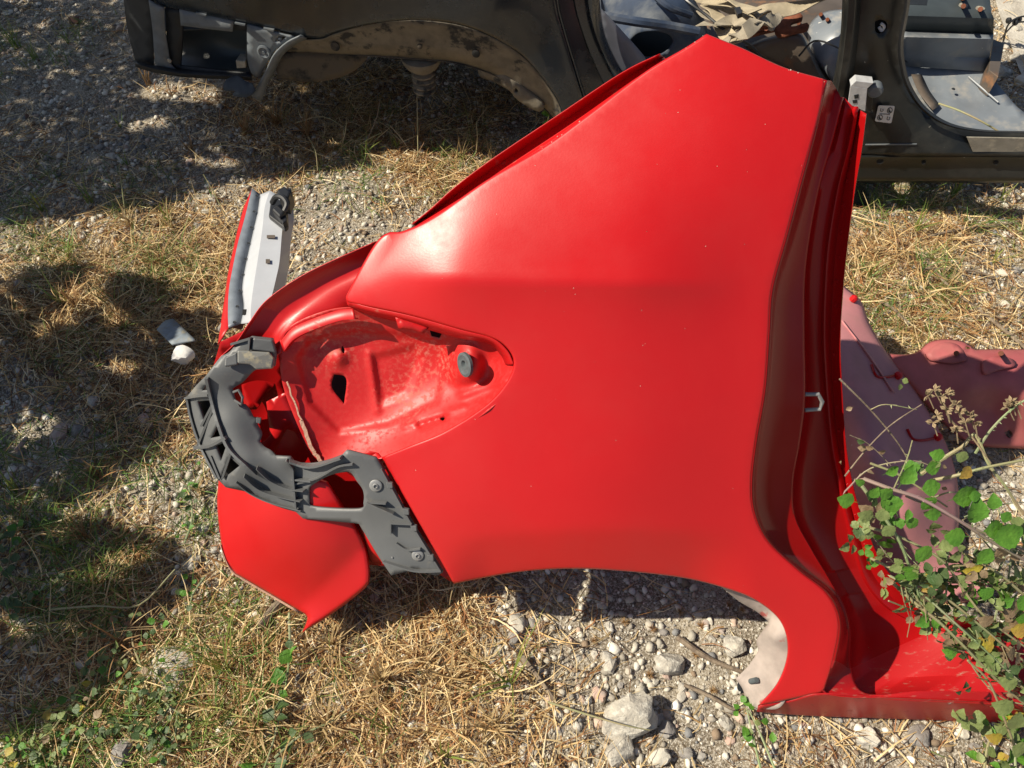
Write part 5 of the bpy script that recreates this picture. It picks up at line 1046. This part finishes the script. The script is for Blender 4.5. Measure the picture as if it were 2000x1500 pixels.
# bramble over the sill, right
bg = G(2050, 1100); bram = thing('bramble', 'tangled bramble with bright serrated leaves hanging over the red sill', 'bramble', (bg.x, bg.y, 0))
def Z(x, y, o): return Q(x, y, o)
STEMS = [([(1650, 930, .0), (1690, 880, .0), (1740, 830, .01), (1800, 790, .01)], .0018, 'twig'), ([(1700, 800, .0), (1730, 790, .01), (1790, 800, .01)], .0013, 'stem'), ([(1650, 960, .0), (1700, 915, .01), (1780, 900, .02), (1830, 915, .02)], .0018, 'stem_purple'), ([(1720, 1040, .0), (1735, 980, .02), (1770, 900, .03), (1782, 860, .03)], .0018, 'stem'), ([(1660, 850, .0), (1700, 870, .0), (1760, 930, .01)], .0012, 'twig'), ([(1686, 935, .07), (1740, 955, .09), (1800, 975, .10), (1870, 1015, .11), (1940, 1060, .10), (2030, 1110, .08)], .0042, 'stem_purple'), ([(1770, 968, .08), (1840, 1000, .09), (1920, 1040, .09), (2040, 1090, .07)], .0036, 'stem_purple'),
    ([(1688, 1028, .03), (1760, 1050, .04), (1840, 1095, .05), (1880, 1150, .05), (1930, 1210, .06), (2040, 1290, .06)], .0034, 'stem'), ([(1684, 950, .03), (1720, 1000, .04), (1758, 1060, .05), (1780, 1120, .05), (1800, 1180, .05)], .0042, 'stem_green'),
    ([(1822, 938, .06), (1870, 928, .08), (1930, 912, .09), (2030, 893, .09)], .0040, 'stem'), ([(1800, 925, .03), (1850, 890, .05), (1880, 872, .05), (1905, 850, .05), (1930, 905, .07), (1960, 945, .08), (1990, 990, .08), (2030, 1040, .08)], .0042, 'stem'),
    ([(1838, 780, .06), (1860, 825, .06), (1895, 850, .06), (1935, 905, .07)], .0026, 'flower'), ([(1945, 1130, .04), (1975, 1060, .05), (1965, 1175, .05)], .003, 'stem_green'), ([(1852, 1040, .04), (1850, 1100, .04), (1848, 1160, .03)], .0034, 'stem_green'),
    ([(1745, 1140, .03), (1790, 1180, .05), (1840, 1220, .06), (1900, 1280, .07), (1960, 1340, .06), (2020, 1390, .05)], .0040, 'stem'), ([(1760, 1150, .02), (1810, 1190, .04), (1870, 1250, .05), (1930, 1300, .06), (2010, 1350, .06)], .0032, 'stem'), ([(1738, 1125, .03), (1800, 1160, .05), (1880, 1230, .07), (1990, 1330, .07)], .0030, 'stem_green'),
    ([(1880, 1270, .04), (1920, 1330, .04), (1960, 1365, .04), (2020, 1380, .04)], .0024, 'stem'), ([(1965, 1130, .05), (1945, 1200, .05), (1935, 1260, .04)], .003, 'stem_green'), ([(1905, 885, .05), (1935, 840, .06), (1975, 800, .07), (2020, 770, .08)], .003, 'stem_green'), ([(1640, 740, .0), (1700, 800, .0), (1750, 860, .0), (1775, 900, .0)], .0022, 'twig'), ([(1830, 1060, .03), (1900, 1120, .03), (1975, 1170, .03)], .0028, 'twig')]
for pts, r, m in STEMS:
    st_ = stemp(bram, [Z(*p) for p in pts], r * .78, m, r * .5)
    th = []
    for q in cr(pts, 5)[::1]:
        p = Z(*q); d = Vector((random.gauss(0, 1), random.gauss(0, 1), random.gauss(0, 1))).normalized(); s = d.orthogonal() * .0009
        k = (p - s, p + s, p + d * .007 + s.cross(d) * 0); th.append((list(k), [(0, 1, 2)]))
    if m != 'twig': link('thorns', mesh('thorns', *join(th), smooth=False), m, st_)['kind'] = 'stuff'
BIG = [(1668, 980, 28, 2.9, 'leaf'), (1700, 972, 22, 1.2, 'leaf'), (1722, 975, 22, -1, 'leaf'), (1760, 945, 38, 1.2, 'leaf'), (1742, 968, 26, 2.6, 'leaf'), (1785, 925, 24, 1.8, 'leaf'), (1808, 918, 26, .5, 'leaf'), (1802, 955, 30, .3, 'leaf'), (1805, 975, 28, -.9, 'leaf'), (1775, 995, 20, -1.8, 'leaf'), (1750, 1000, 34, 1.9, 'leaf'), (1770, 1012, 28, -.8, 'leaf'),
    (1862, 975, 44, .4, 'leaf'), (1838, 1000, 28, 3.4, 'leaf'), (1893, 970, 20, .2, 'leaf'), (1900, 1022, 50, 1.6, 'leaf'), (1885, 1048, 34, 3.2, 'leaf'), (1925, 1038, 34, .3, 'leaf'), (1942, 1055, 52, .5, 'leaf'), (1935, 1072, 34, -2.0, 'leaf'), (1940, 995, 30, 1.6, 'leaf'), (1955, 1005, 22, -.5, 'leaf'), (1688, 945, 18, 2.6, 'leaf'), (1730, 925, 24, .6, 'leaf'), (1845, 890, 24, 3.0, 'leaf'), (1868, 888, 22, -.4, 'leaf_dull'), (1822, 915, 20, 1.4, 'leaf_dull'),
    (1896, 912, 26, -2.2, 'leaf_yellow'), (1790, 1075, 34, -.6, 'leaf'), (1720, 1018, 24, 1.4, 'leaf_dull'), (1705, 1010, 28, 2.8, 'leaf_dull'), (1728, 1028, 24, -1, 'leaf_dull'), (1975, 1230, 34, .1, 'leaf_yellow'), (1940, 1215, 30, 2.8, 'leaf_dry'), (1960, 1190, 34, 0, 'leaf_dry'), (1880, 1115, 20, .3, 'leaf_yellow'), (1898, 1110, 20, .3, 'leaf_yellow'), (1870, 1275, 30, 2.9, 'leaf'), (1890, 1262, 26, .7, 'leaf_dull'), (1985, 1340, 38, 2.6, 'leaf_dull'), (1980, 1385, 40, 2.9, 'leaf_dull'), (1985, 1210, 32, .2, 'leaf'), (1990, 1190, 36, 1.0, 'leaf'), (1938, 1165, 26, 2.5, 'leaf'), (1950, 1180, 28, .6, 'leaf'), (1935, 1285, 26, -.6, 'leaf'), (1975, 1425, 40, 1.4, 'leaf_dull'), (1958, 1440, 34, 3.0, 'leaf_yellow'), (1978, 1460, 34, -.4, 'leaf_dull')]
for x, y, s, yaw, m in BIG:
    h = .10 if y < 1100 else .07
    leaf(bram, Z(x, y, h), s / 1250 * 1.18, m, None, yaw, QN, .18)
for i in range(80):
    t = random.random()
    if i % 4 == 0: x, y = random.gauss(1730, 50), random.gauss(1070, 60)
    elif i % 4 == 1: x, y = 1760 + 250 * t + random.gauss(0, 24), 1150 + 230 * t + random.gauss(0, 26)
    elif i % 4 == 2: x, y = random.uniform(1780, 2010), random.gauss(1150, 45)
    else: x, y = random.gauss(1955, 45), random.gauss(1240, 70)
    if x < 1690 and y > 1110 or x > 2040 or x < 1665: continue
    m = random.choices(('leaf_dull', 'leaf', 'leaf_dark', 'leaf_yellow', 'leaf_dry'), (6, 2.2, 3, .4, 1.4))[0]
    trio(bram, Z(x, y, random.uniform(.0, .08)), random.uniform(.013, .024), m, QN, .5)
for i in range(14):
    x, y = random.uniform(1640, 1860), random.uniform(720, 960); leaf(bram, Z(x, y, random.uniform(-.02, .03)), random.uniform(.007, .014), random.choice(('leaf_dark', 'leaf_dull', 'leaf_dry')), None, None, QN, .9)
for i in range(26):
    x, y = random.uniform(1690, 1990), random.uniform(960, 1330); 
    if y > 1150 + (x - 1700) * .7: continue
    a_ = random.uniform(-.4, 1.2); L_ = random.uniform(50, 140)
    stemp(bram, [Z(x, y, random.uniform(.0, .07)), Z(x + L_ * .5 * math.cos(a_), y + L_ * .5 * math.sin(a_) + random.uniform(-8, 8), random.uniform(.02, .07)), Z(x + L_ * math.cos(a_), y + L_ * math.sin(a_), random.uniform(.0, .07))], random.uniform(.0008, .0018), random.choice(('stem', 'stem_green', 'twig')), .0007, 'twig')
for i in range(8):
    x = random.uniform(1720, 1960); y = 1120 + (x - 1720) * .6; L_ = random.uniform(40, 110)
    stemp(bram, [Z(x, y, .06), Z(x + random.uniform(-10, 20), y + L_ * .5, .06), Z(x + random.uniform(0, 30), y + L_, .04)], .0011, 'stem', .0007, 'tendril')
g2 = Q(1980, 1300, 0); bram2 = thing('bramble', 'dull grey green dusty bramble growth trailing along the right end of the sill', 'bramble', (g2.x, g2.y, 0))
for pts, r in (([(1700, 1090, .02), (1760, 1120, .04), (1850, 1170, .05), (1960, 1260, .06), (2050, 1330, .05)], .0026), ([(1780, 1180, .02), (1860, 1215, .05), (1960, 1300, .06), (2040, 1400, .04)], .0030), ([(1990, 1480, .02), (1960, 1400, .04), (1930, 1330, .05), (1890, 1290, .05)], .0026), ([(2020, 1180, .06), (1950, 1120, .06), (1880, 1080, .05)], .0026), ([(1700, 905, .02), (1760, 930, .03), (1850, 990, .04)], .0022)):
    stemp(bram2, [Z(*p) for p in pts], r, 'stem', r * .7)
for i in range(104):
    t = random.random()
    if i % 3 == 0: x, y = 1740 + 270 * t + random.gauss(0, 16), 1130 + 210 * t + random.gauss(0, 20)
    elif i % 3 == 1: x, y = random.gauss(1965, 30), random.gauss(1310, 70)
    else: x, y = random.uniform(1820, 2010), random.gauss(1130, 45)
    if x > 2040 or x < 1700 or (i % 3 == 1 and i % 2): continue
    trio(bram2, Z(x, y, random.uniform(.01, .07)), random.uniform(.014, .026), random.choices(('leaf_dull', 'leaf_dark', 'leaf', 'leaf_dry'), (6, 2, 1.3, 2))[0], QN, .5)
# dry flower heads at the top of the bramble
fh = []
for cx, cy in ((1825, 762), (1838, 775), (1850, 768), (1812, 772), (1848, 800), (1868, 790), (1875, 805), (1885, 825), (1868, 840), (1830, 812), (1822, 825), (1905, 830), (1895, 812), (1975, 785), (1985, 792), (1968, 795)):
    c = Z(cx, cy, .07)
    tube('flower_stalk', [c, Z(cx + 8 + random.uniform(-6, 6), cy + 26, .065)], .0011, 'flower', bram, smooth=False, seg=4)
    for k in range(9):
        d = Vector((random.gauss(0, 1), random.gauss(0, .6), random.gauss(.4, .7))).normalized(); s = d.orthogonal() * .0022; q = d.cross(s).normalized() * .0022
        fh.append(([c, c + d * .006 + s, c + d * .011, c + d * .006 - s], [(0, 1, 2, 3)])); fh.append(([c, c + d * .006 + q, c + d * .011, c + d * .006 - q], [(0, 1, 2, 3)]))
link('dry_flower_heads', mesh('dry_flower_heads', *join(fh), smooth=False), 'flower', bram)['kind'] = 'stuff'

# creeping weeds lower left and small sprigs
def creeper(name, label, stems, nl, size, cols, z=.02, box=None):
    g = G(*stems[0][0][:2]); t = thing(name, label, 'weed', (g.x, g.y, 0)); al = []
    for pts in stems:
        P = []
        for p in pts:
            q = G(p[0], p[1], z); P.append(q + Vector((0, 0, float(gh(q.x, q.y)) + random.uniform(0, .012))))
        stemp(t, P, .0026, 'stem_green' if random.random() < .6 else 'stem', .0016); al += cr([tuple(p) for p in P], 5)
    for i in range(nl):
        p = Vector(random.choice(al)) + Vector((random.gauss(0, .016), random.gauss(0, .016), random.uniform(.0, .02)))
        leaf(t, p, random.uniform(size * .6, size * 1.2), random.choices([c for c, w in cols], [w for c, w in cols])[0], None, None, Vector((0, -.2, 1)), .6)
    return t
LC = [('leaf_dark', 4), ('leaf_dull', 4), ('leaf', .8), ('leaf_yellow', .15), ('leaf_dry', .5)]
creeper('creeping_weed', 'leafy creeping weed rising diagonally from the bottom left edge', [[(110, 1510), (170, 1400), (200, 1300), (235, 1200)], [(60, 1480), (150, 1370), (260, 1270)]], 60, .016, LC)
creeper('creeping_weed', 'small leaved weed spreading over the big half buried rock', [[(270, 1400), (285, 1330), (262, 1260), (255, 1200)], [(300, 1430), (330, 1380), (320, 1310)], [(250, 1350), (300, 1360), (360, 1400)]], 80, .013, LC)
creeper('creeping_weed', 'low green weed in the bottom left corner', [[(-10, 1480), (40, 1460), (100, 1480)], [(10, 1510), (60, 1490), (120, 1500)], [(120, 1450), (170, 1440)]], 60, .015, [('leaf', 2), ('leaf_dull', 3), ('leaf_yellow', .3)])
creeper('creeping_weed', 'dark leaved weed patch below the big half buried rock', [[(310, 1480), (340, 1440), (350, 1400)], [(200, 1440), (240, 1420), (290, 1440)]], 50, .015, [('leaf_dark', 4), ('leaf', .6), ('leaf_dull', 1)])
creeper('creeping_weed', 'long green stem running down from the red skirt tip', [[(567, 1200), (566, 1270), (555, 1350), (535, 1440), (515, 1510)], [(535, 1480), (580, 1440), (640, 1410), (680, 1395)]], 16, .028, [('leaf_dark', 4), ('leaf', 2)])
creeper('creeping_weed', 'dark leaved weed in shade at the left edge', [[(0, 1150), (20, 1100), (30, 1040)], [(10, 1190), (50, 1170), (90, 1150)]], 34, .022, [('leaf_dark', 5), ('leaf', 1)])
creeper('creeping_weed', 'small leafy shoots left of the red skirt', [[(360, 1060), (375, 1010), (370, 950)], [(400, 1130), (380, 1160), (370, 1180)], [(305, 1230), (312, 1220)]], 26, .015, [('leaf', 3), ('leaf_dark', 2)])
creeper('creeping_weed', 'green vine tip poking out under the white inner arch', [[(1490, 1505), (1475, 1440), (1462, 1380)], [(1520, 1505), (1490, 1430), (1465, 1385)], [(1462, 1380), (1455, 1390)]], 14, .016, [('leaf', 4), ('leaf_dull', 1)], .03)
creeper('creeping_weed', 'leafy shoot below the right end of the sill', [[(1930, 1500), (1940, 1440), (1990, 1400)], [(1990, 1500), (1985, 1440)]], 40, .026, [('leaf_dull', 3), ('leaf', 3), ('leaf_yellow', 1)], .04)
# wire in the top right corner
wr = thing('wire', 'thin black twisted wire with knots at the top right', 'wire', tuple(G(1980, 60, .02)))
tube('wire_strand', [G(1960, 80, .02), G(1966, 55, .08), G(1975, 42, .12), G(1990, 34, .12), G(2010, 30, .12)], .0035, 'black_plastic', wr)
tube('wire_strand', [G(1955, 76, .02), G(1968, 60, .08), G(1985, 45, .1), G(2010, 42, .1)], .003, 'black_plastic', wr)
for x, y in ((1970, 40), (1983, 44), (1990, 38)): turned('knot', G(x, y, .11), (1, .3, 0), [(.004, -.008), (.011, -.004), (.011, .004), (.004, .008)], 'black_plastic', wr, seg=8)
stick('stick', 'long dry stalk leaning across the black sill plate at right', 'stalk', [(1835, 200, .24), (1880, 215, .26), (1940, 245, .25), (2010, 290, .2)], .003, 'stem', .0025)

# pale track beyond the black car
tag(sheet('gravel_track', G, [(1900, -200, 1), (2300, -200, 1), (2300, 220, 1), (2040, 190), (1965, 60), (1935, -40)], .012, 'track' if 'track' in M else 'rock', None, res=40, thick=0), kind='structure')

# ============================================================ THE BUSHES TO THE LEFT THAT SHADE THE YARD
def bush(name, label, regions, h0, h1, n, trunk, lit=(), hole=1.0):
    V = []; Fq = []; pts = []
    for poly, dens in regions:
        P = np.array(poly, float); x0, y0 = P.min(0); x1, y1 = P.max(0); m = 0; want = int(n * dens)
        while m < want:
            px, py = random.uniform(x0, x1), random.uniform(y0, y1)
            if vnoise(px / 42, py / 42, 61) * .7 + vnoise(px / 17, py / 17, 62) * .3 > hole and hole < 1: continue
            if not inside(np.array([[px, py]]), poly)[0] or any(inside(np.array([[px, py]]), q)[0] for q in lit): continue
            g = G(px, py); h = random.uniform(h0, h1); pts.append(g + tosun * (h / tosun.z)); m += 1
    for p in pts:
        a = Vector((random.gauss(0, 1), random.gauss(0, 1), random.gauss(0, .5))).normalized(); b = (tosun * .8 + Vector((random.gauss(0, .5), random.gauss(0, .5), random.gauss(0, .5)))).cross(a).normalized(); L = random.uniform(.022, .038); w = L * .55
        k = len(V); V += [p - a * L, p - b * w, p + a * L, p + b * w]; Fq.append((k, k + 1, k + 2, k + 3))
    c = sum(pts, Vector()) / len(pts); t = thing(name, label, 'bush', (trunk[0], trunk[1], 0))
    link('crown', mesh('crown', V, Fq, False), 'shade_leaf', t)['kind'] = 'stuff'
    T = [Vector((trunk[0], trunk[1], 0)), Vector((trunk[0], trunk[1], c.z * .35)), c.lerp(Vector((trunk[0], trunk[1], c.z * .5)), .5)]
    tube('trunk', [*T], .035, 'twig', t, taper=.018)
    for i in range(9):
        q = random.choice(pts); tube('limb', [T[2], T[2].lerp(q, .5) + Vector((0, 0, .04)), q], .012, 'twig', t, taper=.003)
    return t
LIT = [[(268, 170), (330, 160), (440, 172), (435, 200), (330, 205), (268, 190)], [(238, 238), (300, 226), (335, 232), (330, 246), (250, 256)], [(355, 306), (420, 304), (470, 308), (465, 326), (400, 326), (360, 318)]]
bush('shade_tree', 'leafy tree left of the yard that shades the gravel by the black car', [([(-500, -420), (300, -250), (250, 0), (262, 118), (330, 110), (480, 40), (700, 60), (760, 200), (720, 318), (640, 328), (560, 342), (430, 352), (330, 398), (230, 412), (80, 436), (-50, 446), (-500, 470)], 1.0)], 1.45, 1.8, 17000, (-3.5, 1.7), LIT, .86)
bush('shade_bush', 'leafy bush left of the yard that shades the reddish straw', [([(-300, 545), (60, 525), (160, 520), (300, 548), (400, 560), (420, 620), (390, 700), (370, 760), (350, 850), (280, 890), (200, 950), (120, 1000), (-300, 1020)], 1.0), ([(-400, 1000), (150, 1010), (330, 1060), (380, 1130), (300, 1200), (250, 1330), (100, 1420), (-300, 1450)], .55)], .80, 1.0, 4300, (-2.6, .75), (), .62)
